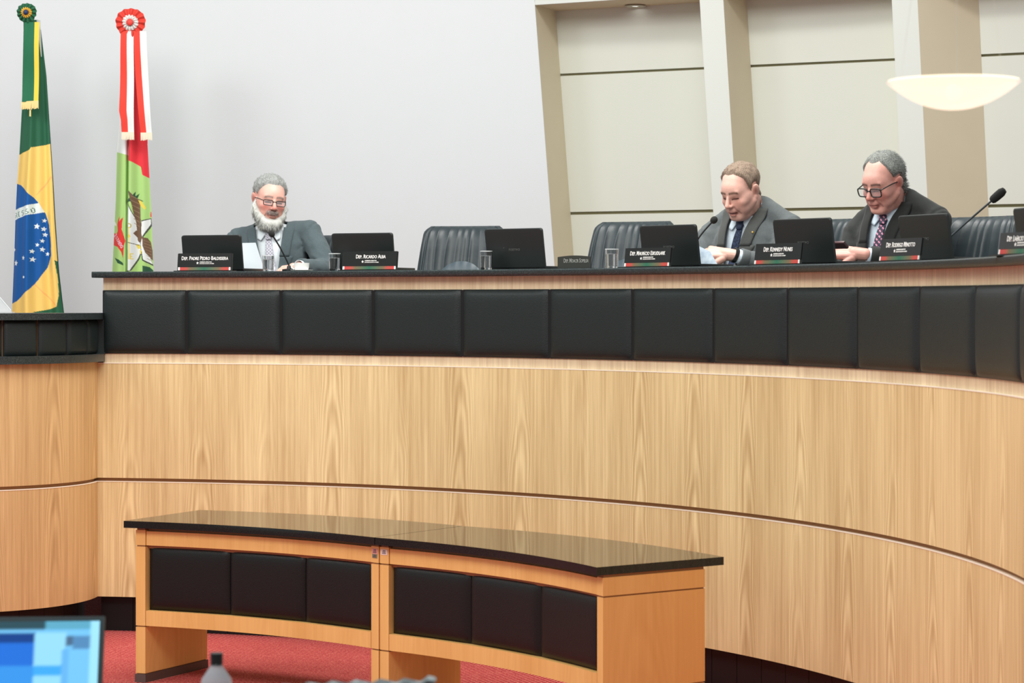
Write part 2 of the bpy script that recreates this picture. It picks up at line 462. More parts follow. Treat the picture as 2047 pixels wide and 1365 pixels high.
# padded band
def pad(fn, ta, tb, z0, z1, thick, m, parent, nu=18, nv=14, name='leather_pad'):
    vs = []; fs = []
    for j in range(nv + 1):
        for i in range(nu + 1):
            a = -1 + 2 * i / nu; b = -1 + 2 * j / nv
            a = math.copysign(abs(a) ** 0.6, a); b = math.copysign(abs(b) ** 0.6, b)
            h = thick * (1 - abs(a) ** 10) ** 0.55 * (1 - abs(b) ** 9) ** 0.55 * (1 - 0.12 * a * a - 0.12 * b * b)
            x, y = fn(ta + (tb - ta) * (a + 1) / 2, -h); vs.append((x, y, z0 + (z1 - z0) * (b + 1) / 2))
    k = nu + 1
    for j in range(nv):
        for i in range(nu): fs.append((j * k + i, j * k + i + 1, (j + 1) * k + i + 1, (j + 1) * k + i))
    return mesh_obj(name, vs, fs, m, parent, smooth=True)
sweep('pad_backing', TF, TR, [(0.002, 1.391), (0.002, 1.703), (0.014, 1.703), (0.014, 1.391)], M_skirt, tr, 90)
pseams = [204, 372, 560, 744, 922, 1096, 1262, 1424, 1572, 1712, 1836, 1948, 2040]
pt_ = [th_px(x, -0.005) for x in pseams]; step = pt_[-2] - pt_[-1]
while pt_[-1] > TR + .05: pt_.append(pt_[-1] - 0.115)
for a, b in zip(pt_[:-1], pt_[1:]):
    pad(lambda t, q: cn(t, 0.006 + q)[:2], a - .0006, b + .0006, 1.389, 1.705, 0.026, M_leather, tr)

# left round return desk (drum)
DC = (-2.75, 12.0); DR = 0.68
def dpt(t, q): return (DC[0] + (DR + q) * math.cos(t), DC[1] + (DR + q) * math.sin(t))   # q positive = towards hall
def dbox(name, q0, q1, z0, z1, m, ta=math.radians(4), tb=math.radians(-175), n=60, par=None): return ring_box(name, lambda t, q: dpt(t, q), ta, tb, q1, q0, z0, z1, m, par, n)
dr = empty('side_desk', (0, 0, 0)); tag(dr, 'rounded oak side desk at the left with dark padded band, lower than the tribune', 'desk')
dbox('lower_panel', -0.02, 0.0, 0.176, 0.751, M_drumwood, par=dr)
dbox('upper_panel', -0.02, 0.0, 0.769, 1.35, M_drumwood, par=dr)
dbox('carcass', -0.05, -0.018, 0.18, 1.56, M_groove, par=dr)
dbox('edge_highlight_trim', -0.02, 0.0015, 0.749, 0.7525, M_edge, par=dr)
dbox('ledge', -0.03, 0.035, 1.35, 1.388, M_stone, ta=math.radians(2), par=dr)
dbox('desk_top', -0.6, 0.03, 1.56, 1.592, M_stone, ta=math.radians(2), par=dr)
MB().box(-2.10, -2.032, 11.99, 12.09, 1.388, 1.56).build('end_post', M_leather, dr)
a = math.radians(2)
for k in range(11):
    b = a - math.radians(15.7)
    pad(lambda t, q: dpt(t, -q - 0.012), b + .004, a - .004, 1.388, 1.560, 0.018, M_leather, dr, 12, 10); a = b
a = math.radians(3)
for k in range(13):
    b = a - math.radians(13.5)
    dbox('skirting_board', -0.09, -0.07, 0, 0.176, M_skirt, ta=a - .002, tb=b + .002, n=3, par=dr); a = b
# clear acrylic holder on it
m, N, L, B = newmat('clear_acrylic'); B.inputs['Transmission Weight'].default_value = 0.0; B.inputs['Roughness'].default_value = 0.1
B.inputs['Base Color'].default_value = (0.85, 0.87, 0.88, 1); B.inputs['Alpha'].default_value = 0.38; M_acr = m
h = empty('acrylic_holder', (-2.52, 11.75, 1.592), 0); tag(h, 'clear acrylic document holder standing on the rounded side desk', 'holder')
MB().prism([(-0.12, 0.006), (0.07, 0.006), (0.07, 0.012), (-0.01, 0.105), (-0.12, 0.105)], -0.003, 0.003).build('sloped_sheet', M_acr, h)
MB().box(-0.12, 0.075, -0.02, 0.06, 0, 0.006).build('foot', M_acr, h)
MB().tube([(0.068, -.002, 0.014), (-0.01, -.002, 0.105)], 0.0022, 6).build('bright_edge', mat('acrylic_edge', (225, 232, 232), .2), h)

# ------------------------------------------------------------------ low curved tables in front
def tarc(A, Bp, sag):
    A = Vector(A); Bp = Vector(Bp); d = Bp - A; L = d.length; t = d / L; n = Vector((-t.y, t.x))
    if n.y < 0: n = -n
    R = (L * L / 4 + sag * sag) / (2 * sag); half = math.asin(L / 2 / R)
    c = A + d / 2 + n * (sag - R)
    a0 = math.atan2(n.y, n.x)
    def fn(s, q):   # s metres along from A, q metres back
        a = a0 + half - s / R
        return (c.x + (R + q) * math.cos(a), c.y + (R + q) * math.sin(a))
    return fn, 2 * half * R
M_foot = mat('grey_metal_foot', (96, 84, 80), 0.45, metal=0.3)
def table(label, FA, FB, left_end, right_end, dA, dB):
    fn0, L = tarc(FA, FB, 0.085)
    dA = Vector(dA).normalized(); dB = Vector(dB).normalized()
    def fn(s, q):
        x, y = fn0(s, 0.0); d = (dA * (1 - s / L) + dB * (s / L)).normalized()
        q += 0.03; return x + d.x * q, y + d.y * q
    t = empty('table', (0, 0, 0)); tag(t, label, 'table', None)
    dp = 0.57
    e0 = 0.04 if left_end else 0.004; e1 = 0.0 if right_end else 0.004
    ring_box('table_top', fn, 0.0004 if left_end else 0.0022, L - (0.0004 if right_end else 0.0022), -0.03, dp, 0.67, 0.70, M_tabletop, t)
    pw = 0.046
    lo, hi = e0, L - e1 - (0.003 if right_end else 0.0)
    sides = [(lo, lo + pw, left_end), (hi - pw, hi, right_end)]
    for (s0, s1, end) in sides:
        d0, d1 = 0.0, 0.48
        ring_box('post_cap', fn, s0, s1, d0, 0.48, 0.594, 0.66, M_table, t, 2)
        ring_box('post', fn, s0, s1, d0, 0.48, 0.246, 0.588, M_table, t, 2)
        ring_box('leg_panel', fn, s0, s1, d0, 0.48, 0.04, 0.240, M_table, t, 2)
        ring_box('joint', fn, s0 + .004, s1 - .004, 0.004, 0.476, 0.035, 0.672, M_groove, t, 2)
        ring_box('foot', fn, s0 - .003, s1 + .003, -0.003, 0.484, 0.0, 0.036, M_foot, t, 2)
    a, b = lo + pw + .003, hi - pw - .003
    ring_box('top_rail', fn, a, b, 0.004, 0.03, 0.594, 0.655, M_table, t)
    ring_box('sub_rail', fn, a, b, 0.02, 0.04, 0.58, 0.672, M_groove, t)
    ring_box('bottom_rail', fn, a, b, 0.0, 0.03, 0.246, 0.312, M_table, t)
    ring_box('back_board', fn, a, b, 0.03, 0.045, 0.25, 0.60, M_skirt, t)
    w3 = (b - a) / 3
    for k in range(3):
        pad(lambda s, q: fn(s, 0.028 + q), a + k * w3 + .001, a + (k + 1) * w3 - .001, 0.314, 0.590, 0.024, M_leather2, t)
    return t, fn, L
P = lambda px, s: ((px - CX) / s, F / s)
Tfl, Tfm, Tfr = P(247, 462), P(749, 497), P(1193, 560)
t1, fn1, L1 = table('left one of the two low orange wooden tables with granite top before the tribune', Tfl, Tfm, True, False, (.265, .55), (.362, .517))
t2, fn2, L2 = table('right one of the two low orange wooden tables, its end panel facing the viewer', Tfm, Tfr, False, True, (.362, .517), (.483, .353))
# stickers on the two posts that meet
def sticker(fn, s, z, wd, hh, bg, fg, parent, label):
    x, y = fn(s, -0.0012); x2, y2 = fn(s + .01, -0.0012)
    rz = math.atan2(y2 - y, x2 - x)
    o = empty('sticker', (x, y, z), rz); tag(o, label, 'sticker')
    MB().box(-wd / 2, wd / 2, -0.0008, 0.0008, -hh / 2, hh / 2).build('paper', bg, o)
    mb = MB(); 
    for k in range(3): mb.box(-wd * (.3 - .06 * k), wd * (.32 - .03 * k), -0.0014, -0.0008, -hh * .3 + k * hh * .25, -hh * .3 + k * hh * .25 + hh * .14)
    mb.build('print', fg, o)
M_fade = mat('faded_pink_label', (222, 160, 150), .6); M_pal = mat('white_label', (235, 222, 214), .6); M_ink = mat('label_ink', (96, 72, 84), .7); M_grn = mat('greenish_stamp', (122, 128, 106), .7)
sticker(fn1, L1 - .027, 0.640, .036, .022, M_fade, M_ink, t1, 'faded pink sticker at the top of the left table\'s right post')
sticker(fn1, L1 - .028, 0.621, .03, .016, M_grn, M_ink, t1, 'small greenish stamp below the faded pink sticker on the left post')
sticker(fn2, .026, 0.640, .034, .022, M_pal, M_ink, t2, 'white sticker at the top of the right table\'s left post')
# ------------------------------------------------------------------ things standing on the tribune
TOPZ = 1.797
def on_desk(px, p):
    th = th_px(px, p); x, y, nx, ny = cn(th, p); return x, y, F / y
def yaw_for(wd, pxw, s, px):
    k = (px - CX) / F; a, b = 0.0, math.radians(85)
    g = lambda t: wd * s * (math.cos(t) + math.sin(t) * k)
    for _ in range(50):
        m_ = (a + b) / 2
        if g(m_) > pxw: a = m_
        else: b = m_
    return -(a + b) / 2      # right side nearer the hall

def strip_mat():
    m, N, L, B = newmat('red_green_colour_strip')
    tc = N.new('ShaderNodeTexCoord'); sp = N.new('ShaderNodeSeparateXYZ'); L.new(tc.outputs['Object'], sp.inputs[0])
    mr = N.new('ShaderNodeMapRange'); mr.inputs['From Min'].default_value = -0.13; mr.inputs['From Max'].default_value = 0.13
    L.new(sp.outputs[0], mr.inputs['Value'])
    r = N.new('ShaderNodeValToRGB'); e = r.color_ramp.elements
    e[0].position = 0; e[0].color = lin(196, 56, 54); e[1].position = 1; e[1].color = lin(196, 56, 54)
    for p, c in ((0.14, (176, 72, 58)), (0.2, (116, 94, 64)), (0.36, (76, 100, 72)), (0.5, (22, 98, 72)), (0.64, (76, 100, 72)), (0.8, (116, 94, 64)), (0.86, (176, 72, 58))):
        k = e.new(p); k.color = lin(*c)
    L.new(mr.outputs[0], r.inputs[0]); L.new(r.outputs[0], B.inputs['Base Color']); B.inputs['Roughness'].default_value = 0.5
    return m
M_strip = strip_mat()
M_ash = mat('white_plastic_end', (226, 228, 222), 0.5)
M_dim = mat('dim_grey_print', (88, 90, 88), 0.5)

def star_poly(r1, r2, n=5):
    return [((r1 if k % 2 == 0 else r2) * math.sin(PI * k / n), (r1 if k % 2 == 0 else r2) * math.cos(PI * k / n)) for k in range(2 * n)]

def nameplate(pxl, pxr, ytop, name_text, label, p=0.0, wd=0.28, big=0.0212, shift=0.0):
    pc = (pxl + pxr) / 2; x, y, s = on_desk(pc, p)
    o = empty('nameplate', (x, y, TOPZ), yaw_for(wd, pxr - pxl, s, pc)); tag(o, label, 'nameplate', 'nameplates along the tribune')
    hgt = (HY - ytop) / s + EYE - TOPZ
    T = Matrix.Rotation(math.radians(-8), 4, 'X')
    pl = MB().box(-wd / 2, wd / 2, -0.002, 0.002, 0.022, hgt, T).build('plate', M_plate, o)
    MB().box(-wd / 2 - .004, wd / 2 + .004, 0.0025, 0.0045, 0.004, hgt - .001, T).build('backing_sheet', M_blackplastic, o)
    MB().box(-wd / 2 + .012, wd / 2 - .012, -0.003, 0.001, 0.006, 0.021, T).build('colour_strip', M_strip, o)
    MB().box(-wd / 2 + .002, -wd / 2 + .012, -0.003, 0.001, 0.006, 0.021, T).build('strip_end', M_ash, o); MB().box(wd / 2 - .012, wd / 2 - .004, -0.003, 0.001, 0.006, 0.021, T).build('strip_end', M_ash, o)
    MB().box(-wd / 2 - .01, wd / 2 + .01, -0.03, 0.05, 0.0, 0.004).build('base', M_blackplastic, o)
    me = text_mesh(name_text, big * 1.25, small=0.82, xs=0.74)
    me.transform(Matrix.Translation((shift, 0, 0)))
    me.transform(T @ Matrix.Translation((0, -0.0028, hgt * 0.72))); me.materials.clear(); me.materials.append(M_white)
    q = bpy.data.objects.new('lettering', me); COL.objects.link(q); q.parent = o
    zc = hgt * 0.42 + .004
    pr = MB().prism([(-0.037 + a, zc + b) for a, b in star_poly(0.0075, 0.0032)], -0.0032, -0.002, T)
    pr.build('star_emblem', M_white, o)
    for k, tx in enumerate(('ASSEMBLEIA LEGISLATIVA', 'DO ESTADO DE SANTA CATARINA')):
        me = text_mesh(tx, 0.0072, align='LEFT', xs=0.78 if k == 0 else .66); me.transform(T @ Matrix.Translation((-0.026, -0.0028, zc + .0045 - .008 * k)))
        me.materials.clear(); me.materials.append(M_white)
        q = bpy.data.objects.new('small_print', me); COL.objects.link(q); q.parent = o
    return o
nameplate(355, 462, 506, 'Dep. Padre Pedro Baldissera', 'black nameplate before the leftmost laptop, beside the bearded man')
nameplate(684, 792, 502, 'Dep. Ricardo Alba', 'black nameplate before the second laptop from the left', wd=0.29, shift=0.005)
nameplate(1247, 1338, 495, 'Dep. Maurício Eskudlark', 'black nameplate between the water glass and the fourth laptop', wd=.28)
nameplate(1507, 1599, 486, 'Dep. Kennedy Nunes', 'black nameplate at the right of the man in the grey suit', wd=.28)
nameplate(1757, 1838, 476, 'Dep. Rodrigo Minotto', 'black nameplate right below the plaid tie of the man in black', wd=.28)
nameplate(1995, 2085, 463, 'Dep. Laércio Schuster', 'dark nameplate cut off by the right edge of the picture', wd=.29)
# the small arched plate without a strip
x, y, s = on_desk(1148, 0.04); wd = 0.19
o = empty('nameplate', (x, y, TOPZ), yaw_for(wd, 66, s, 1148)); tag(o, 'small plain nameplate with arched top edge, standing before the beige wall corner', 'nameplate', 'nameplates along the tribune')
hgt = (HY - 515) / s + EYE - TOPZ
poly = [(-wd / 2, 0), (wd / 2, 0)] + [(wd / 2 - wd * k / 12, hgt + .004 + .006 * math.sin(PI * k / 12)) for k in range(13)]
MB().prism(poly, -.002, .002).build('plate', mat('dark_olive_plate', (48, 50, 44), .4), o)
MB().box(-wd / 2, wd / 2, -.02, .03, 0, .003).build('base', M_blackplastic, o)
text_obj('lettering', 'Dep. Moacir Sopelsa', .021 * 1.25, mat('grey_lettering', (150, 152, 146), .5), o, (0.012, -.0028, hgt * .6 + .006), small=.8, xs=.62)

def laptop(pxl, pxr, ytop, label, p=0.2, wd=0.335, xoff=0.0, logo=True):
    pc = (pxl + pxr) / 2; x, y, s = on_desk(pc, p)
    yaw = yaw_for(wd, pxr - pxl, s, pc)
    o = empty('laptop', (x, y, TOPZ), yaw); tag(o, label, 'laptop', 'laptops along the tribune')
    hgt = (HY - ytop) / s + EYE - TOPZ - .012; tilt = math.radians(9); ln = hgt / math.cos(tilt)
    MB().box(-wd / 2, wd / 2, 0.0, 0.225, 0.003, 0.018, bev=.004).build('base', M_blackplastic, o)
    # lid leans towards the hall, away from the sitter
    T = Matrix.Translation((0, 0.0, 0.012)) @ Matrix.Rotation(tilt, 4, 'X')
    rc = .013; pl = [(-wd / 2, 0), (wd / 2, 0)] + [(wd / 2 - rc + rc * math.cos(t), ln - rc + rc * math.sin(t)) for t in [PI / 2 * k / 6 for k in range(7)]] + [(-wd / 2 + rc - rc * math.sin(t), ln - rc + rc * math.cos(t)) for t in [PI / 2 * k / 6 for k in range(7)]]
    ins = lambda q, e: (q[0] * (1 - e / (wd / 2)), q[1] - e * (q[1] - ln / 2) / (ln / 2))
    np_ = len(pl); rings = [(.0035, 0), (-.0045, 0), (-.0068, .0022), (-.0072, .006)]
    vs = [(ins(q, e)[0], y_, ins(q, e)[1]) for y_, e in rings for q in pl]
    fs = [list(range(np_))[::-1]] + [(r_ * np_ + k, r_ * np_ + (k + 1) % np_, (r_ + 1) * np_ + (k + 1) % np_, (r_ + 1) * np_ + k) for r_ in range(3) for k in range(np_)] + [[3 * np_ + k for k in range(np_)]]
    mb = MB().add(vs, fs, None, T)
    lid = mb.build('lid', M_lid, o)
    MB().box(-wd / 2 + .012, wd / 2 - .012, 0.0036, .0046, .014, ln - .012, T).build('screen', mat('dark_screen', (20, 26, 34), .15), o)
    MB().tube([(-wd * .38, .004, .012), (wd * .38, .004, .012)], .0065, 10).build('hinge', M_blackplastic, o)
    if logo:
        me = text_mesh('POSITIVO', .015, xs=1.0); me.transform(T @ Matrix.Translation((0, -.0082, ln * .46))); me.materials.clear(); me.materials.append(M_dim)
        q = bpy.data.objects.new('logo', me); COL.objects.link(q); q.parent = lid
    return o
laptop(368, 487, 470, 'open black laptop at the left end of the tribune, seen from behind its lid', logo=False)
laptop(668, 790, 466, 'open black laptop at the right of the bearded man, seen from behind its lid', logo=False)
laptop(976, 1091, 457, 'open black laptop standing before an empty chair and the white wall')
laptop(1287, 1400, 450, 'open black laptop at the left of the man in the grey suit')
laptop(1555, 1671, 437, 'open black laptop between the grey-suited man and the man in black')
laptop(1808, 1906, 429, 'open black laptop in front of the man in black, below his right shoulder')
laptop(2040, 2130, 413, 'black laptop lid just entering the picture at the right edge', logo=False)

# glasses of water
def glassmat(name, tint, alpha, rough=.05):
    m, N, L, B = newmat(name); B.inputs['Base Color'].default_value = lin(*tint); B.inputs['Alpha'].default_value = alpha
    B.inputs['Roughness'].default_value = rough; B.inputs['Specular IOR Level'].default_value = .9; return m
m, N, L, B = newmat('clear_glass'); B.inputs['Transmission Weight'].default_value = 1.0; B.inputs['Roughness'].default_value = 0.02; B.inputs['IOR'].default_value = 1.45; M_glass = m
m, N, L, B = newmat('water'); B.inputs['Transmission Weight'].default_value = 1.0; B.inputs['Roughness'].default_value = 0.0; B.inputs['IOR'].default_value = 1.33; M_water = m
M_rim = glassmat('glass_rim', (236, 240, 240), .9)
def glass(pxc, ytop, label, p=0.12, r=.029):
    x, y, s = on_desk(pxc, p); hgt = (HY - ytop) / s + EYE - TOPZ
    o = empty('water_glass', (x, y, TOPZ)); tag(o, label, 'glass', 'water glasses on the tribune')
    wl = hgt * .74
    MB().lathe([(0, 0), (r * .9, 0), (r * .92, .004), (r, hgt), (r - .002, hgt), (r * .92 - .002, .012), (0, .012)], 32, cap=False).build('tumbler', M_glass, o, smooth=False)
    MB().lathe([(0, .0125), (r * .92 - .0025, .0125), (r - .0035, wl), (0, wl)], 28, cap=False).build('water', M_water, o)
    MB().lathe([(r - .0025, hgt - .001), (r - .0025, hgt + .0015), (r + .0006, hgt + .0015), (r + .0006, hgt - .001), (r - .0025, hgt - .001)], 32, cap=False).build('rim', M_rim, o)
    MB().lathe([(r - .0035, wl), (r - .0035, wl + .0022), (r * .8, wl + .0015), (0, wl + .001)], 28, cap=False).build('water_surface', M_rim, o)
    return o
glass(536, 511, 'glass of water in front of the bearded man\'s tie')
glass(669, 507, 'glass of water just left of the second laptop')
glass(972, 502, 'glass of water just left of the laptop before the empty chair')
glass(1223, 498, 'glass of water before the empty chair near the beige wall panels', r=.031)

# coffee cup
x, y, s = on_desk(603, .14)
o = empty('coffee_cup', (x, y, TOPZ)); tag(o, 'small white coffee cup with a handle, beside the glass before the bearded man', 'cup')
M_china = mat('white_china', (240, 240, 236), .25)
MB().lathe([(0, 0), (.026, 0), (.030, .004), (.036, .018), (.0385, .042), (.0365, .042), (.034, .018), (.027, .006), (0, .006)], 30, cap=False).build('bowl', M_china, o)
MB().tube([(-.036 - .016 * math.sin(PI * k / 8), 0, .036 - .024 * k / 8) for k in range(9)], .0032, 8).build('handle', M_china, o)
MB().lathe([(0, 0.002), (.05, .004), (.056, .008), (.056, .0065), (.03, 0), (0, 0)], 30, cap=False).build('saucer', M_china, o)

# gooseneck microphones
def mic(base_px, p, head_px, head_y, headr, label, bend=0.02, long=False, head_p=None):
    x, y, s = on_desk(base_px, p)
    o = empty('gooseneck_microphone', (x, y, TOPZ)); tag(o, label, 'microphone', 'gooseneck microphones on the tribune')
    hd = y - (0.02 if head_p is None else head_p)
    H = pxpt(head_px, head_y, hd) - Vector((x, y, TOPZ))
    MB().lathe([(0, 0), (.035, 0), (.035, .012), (.012, .016), (.009, .03), (0, .03)], 24, cap=False).build('base', M_blackplastic, o)
    A = Vector((0, 0, .03)); path = []
    for k in range(13):
        t = k / 12; q = A.lerp(H, t); up = bend * math.sin(PI * t)
        path.append(q + Vector((math.copysign(up, -H.x) * .5 if abs(H.x) > .01 else up, 0, up * .2)))
    MB().tube(path, .0042, 8).build('gooseneck', M_blackplastic if not long else mat('dull_steel', (70, 76, 80), .5, metal=.5), o)
    d = (path[-1] - path[-2]).normalized()
    Mx = Matrix.Translation(H) @ d.to_track_quat('Z', 'Y').to_matrix().to_4x4()
    if long: MB().lathe([(0, -.01), (.012, -.008), (.016, .0), (.0175, .02), (.0175, .045), (.012, .06), (0, .064)], 20, Mx, cap=False).build('foam_windscreen', M_foam, o)
    else: MB().ellipsoid((0, 0, .004), (headr, headr, headr * 1.12), Mx).build('foam_windscreen', M_foam, o, smooth=True)
    return o
mic(578, .22, 544, 469, .0155, 'black gooseneck microphone before the chest of the bearded man', bend=-.012, head_p=.03)
mic(1374, .50, 1426, 441, .0165, 'black gooseneck microphone near the chin of the man in the grey suit', bend=.03, head_p=.04)
mic(1856, .42, 1985, 399, .016, 'long gooseneck microphone leaning right past the empty chair at the right', bend=-.012, long=True, head_p=.16)

# ------------------------------------------------------------------ leather chairs
def chair_leather():
    return mat('black_chair_leather', (36, 46, 50), 0.42, spec=0.5, bump=0.12, bscale=60)
M_chair = chair_leather(); M_chair2 = mat('chair_leather_sheen', (58, 72, 80), 0.42, spec=0.5, bump=0.1, bscale=60)  # second, lighter copy paints the specular sheen of the lumbar cushion
def backrest_mesh():
    nv, nu, NF = 40, 170, 130; vs = []; fs = []
    z0, z1 = 0.42, 0.985
    for j in range(nv + 1):
        v = j / nv; z = z0 + (z1 - z0) * v
        w_ = 0.262 - 0.045 * v ** 1.6
        if v > .93: w_ -= .03 * ((v - .93) / .07) ** 2
        th = 0.045 + 0.012 * v
        if v > .86: th *= math.sqrt(max(0.02, 1 - ((v - .86) / .14) ** 2)) * .75 + .25
        yc = 0.03 + 0.13 * v + 0.03 * max(0, v - .8) * 5 * .3
        for k in range(nu):
            fr = k < NF
            q = -1 + 2 * k / (NF - 1) if fr else 1 - 2 * (k - NF + 1) / (nu - NF + 1)
            q = math.copysign(abs(q) ** .8, q); x = w_ * q
            y = th * max(0, 1 - abs(q) ** 7) ** .5 * (-1 if fr else 1)
            y += yc - 0.055 * (x / .26) ** 2
            if fr and abs(q) < .96:
                f = min(1, max(0, (v - .10)) * 1.6) * (1 - .45 * v)
                ph = x * 118 * (1 + .35 * v) + 1.7 * math.sin(v * 4 + x * 11) + 1.3 * math.sin(x * 31)
                y += f * .0150 * (abs(math.sin(ph * .5)) ** .6 - .6) * (1 - abs(q) ** 10) * (.35 + .65 * abs(math.sin(x * 23 + 1)))
                d = abs(abs(q) - .86) / .03
                if d < 1: y += .007 * (1 - d)
            vs.append((x, y, z))
    for j in range(nv):
        for k in range(nu):
            a, b = j * nu + k, j * nu + (k + 1) % nu
            fs.append((a, b, b + nu, a + nu))
    fs.append(list(range(nu))[::-1]); fs.append([nv * nu + k for k in range(nu)])
    return vs, fs
BR = backrest_mesh()
def chair(label):
    o = empty('leather_armchair'); tag(o, label, 'chair', 'black leather armchairs behind the tribune')
    mesh_obj('backrest', BR[0], BR[1], M_chair, o, smooth=True)
    vs = []; fs = []; nu, nv = 30, 16
    for j in range(nv + 1):
        for i in range(nu + 1):
            a = -1 + 2 * i / nu; b = j / nv
            x = .185 * a; zt = .50 + (.30 * math.sqrt(max(0, 1 - abs(a) ** 2.2))) * b
            v = (zt - .42) / .565; y = .03 + .13 * v - .055 * (x / .26) ** 2 - .066 - .02 * math.sqrt(max(0, (1 - a * a) * (1 - b ** 4))) - .002 * math.sin(x * 150) * b
            vs.append((x, y, zt))
    for j in range(nv):
        for i in range(nu): k = j * (nu + 1) + i; fs.append((k, k + 1, k + nu + 2, k + nu + 1))
    mesh_obj('lumbar_cushion', vs, fs, M_chair2, o, smooth=True)
    MB().box(-.25, .25, -.44, .06, .38, .47, bev=.03).build('seat', M_chair, o)
    for sx in (-1, 1):
        MB().tube([(sx * .27, .05, .44), (sx * .29, .03, .58), (sx * .29, -.04, .635), (sx * .285, -.28, .63), (sx * .28, -.36, .55), (sx * .27, -.33, .43)], .022, 10).build('armrest', M_blackplastic, o)
    b = MB().lathe([(0, .06), (.03, .06), (.03, .38), (0, .38)], 16, cap=False)
    for k in range(5):
        a = 2 * PI * k / 5; b.tube([(0, 0, .09), (.3 * math.cos(a), .3 * math.sin(a), .06)], .02, 8); b.ellipsoid((.3 * math.cos(a), .3 * math.sin(a), .03), (.02, .03, .03), nu=10, nv=8)
    b.build('swivel_base', M_blackplastic, o)
    return o
ch0 = chair('')
chairs = [(918, 1.13, -12, 'black leather armchair, empty, between the second and third laptop', 1.014),
          (1250, 1.13, -26, 'black leather armchair, empty, right of the small arched nameplate', 1.02),
          (598, 1.05, -26, 'black leather armchair mostly hidden behind the bearded man', .97),
          (1652, 1.04, -50, 'black leather armchair behind the man in the grey suit', 1.0),
          (1925, 1.06, -50, 'black leather armchair behind the man in black, folds and right edge showing', .985)]
for i, (px, p, yw, lb, sc) in enumerate(chairs):
    c = ch0 if i == 0 else copy_tree(ch0)
    x, y, s = on_desk(px, p); c.location = (x, y, 1.05); c.rotation_euler = (0, 0, math.radians(yw)); c.scale = (1, 1, sc); c['label'] = lb

# ------------------------------------------------------------------ flags
def inpoly(X, Y, P):
    r = np.zeros(X.shape, bool); n = len(P); j = n - 1
    for i in range(n):
        xi, yi = P[i]; xj, yj = P[j]
        if yi != yj:
            c = ((yi > Y) != (yj > Y)) & (X < (xj - xi) * (Y - yi) / (yj - yi) + xi); r ^= c
        j = i
    return r
GL = {'R': ['1110', '1001', '1001', '1110', '1010', '1001', '1001'], 'E': ['111', '100', '100', '110', '100', '100', '111'], 'S': ['0111', '1000', '1000', '0110', '0001', '0001', '1110'],
      'O': ['0110', '1001', '1001', '1001', '1001', '1001', '0110'], 'T': ['111', '010', '010', '010', '010', '010', '010'], 'A': ['0110', '1001', '1001', '1111', '1001', '1001', '1001'], 'D': ['1110', '1001', '1001', '1001', '1001', '1001', '1110']}
def letters(X, Y, txt, x0, y0, ang, h, gap):
    """mask of printed letters, baseline start (x0,y0) in cloth pixels, ang degrees upward"""
    ca, sa = math.cos(math.radians(ang)), math.sin(math.radians(ang))
    u = (X - x0) * ca - (Y - y0) * sa; v = -((X - x0) * sa + (Y - y0) * ca); v = v
    r = np.zeros(X.shape, bool); cu = 0; cell = h / 7
    for ch in txt:
        g = GL[ch]; wch = len(g[0]) * cell * 1.15
        for a, row in enumerate(g):
            for b, bit in enumerate(row):
                if bit == '1':
                    r |= (u >= cu + b * cell * 1.15) & (u < cu + (b + 1) * cell * 1.15) & (v >= (6 - a) * cell) & (v < (7 - a) * cell)
        cu += wch + gap
    return r
def starmask(X, Y, cx, cy, r, rot=0):
    P = [(cx + (r if k % 2 == 0 else r * .45) * math.sin(PI * k / 5 + rot), cy - (r if k % 2 == 0 else r * .45) * math.cos(PI * k / 5 + rot)) for k in range(10)]
    return inpoly(X, Y, P)
def setc(C, mask, rgb): C[mask] = lin(*rgb)
G1 = (38, 96, 68)
def paint1(X, Y):
    C = np.zeros(X.shape + (4,)); C[:] = lin(*G1)
    setc(C, inpoly(X, Y, [(0, 311), (37, 309), (64, 301), (67, 296), (103, 288), (200, 286), (200, 700), (0, 700)]), (244, 204, 112))
    disc = inpoly(X, Y, [(0, 362), (32, 367), (45, 371), (60, 385), (72, 396), (82, 408), (93, 428), (100, 450), (104, 478), (105, 510), (97, 535), (82, 558), (66, 578), (46, 594), (36, 602), (22, 607), (0, 610)])
    setc(C, disc, (16, 88, 160))
    setc(C, disc & inpoly(X, Y, [(20, 421), (50, 414), (80, 406.7), (100, 403), (100, 424), (92, 424.6), (60, 431), (28, 439.5), (20, 441)]), (226, 236, 232))
    setc(C, letters(X, Y, 'RESSO', 28.2, 436.2, 12.5, 10, 4.3), (44, 104, 88))
    for (a, b, r) in ((91, 441.5, 4.6), (78, 453, 6.4), (90, 458.4, 5.5), (92.3, 469.7, 5.3), (88, 482, 4.6), (79, 490, 4.6), (88, 499, 5.6), (70, 503, 4.8), (97, 508, 4.8), (53, 516, 4.8), (71, 519, 5.8), (32, 526, 6.6), (26, 499, 4)):
        setc(C, starmask(X, Y, a, b, r, .15), (232, 238, 236))
    setc(C, (X - 54) ** 2 + (Y - 554) ** 2 < 6, (232, 238, 236))
    setc(C, inpoly(X, Y, [(112, 520), (118, 555), (120.5, 590), (116.5, 613), (98, 619), (70, 624), (150, 640), (150, 540)]), G1)
    setc(C, inpoly(X, Y, [(104, 352), (76, 390), (77.5, 391.5), (106, 356)]) | inpoly(X, Y, [(73, 569), (116, 613), (117.5, 611), (75, 567.5)]), (248, 182, 110))
    return C
LG = (168, 206, 124)
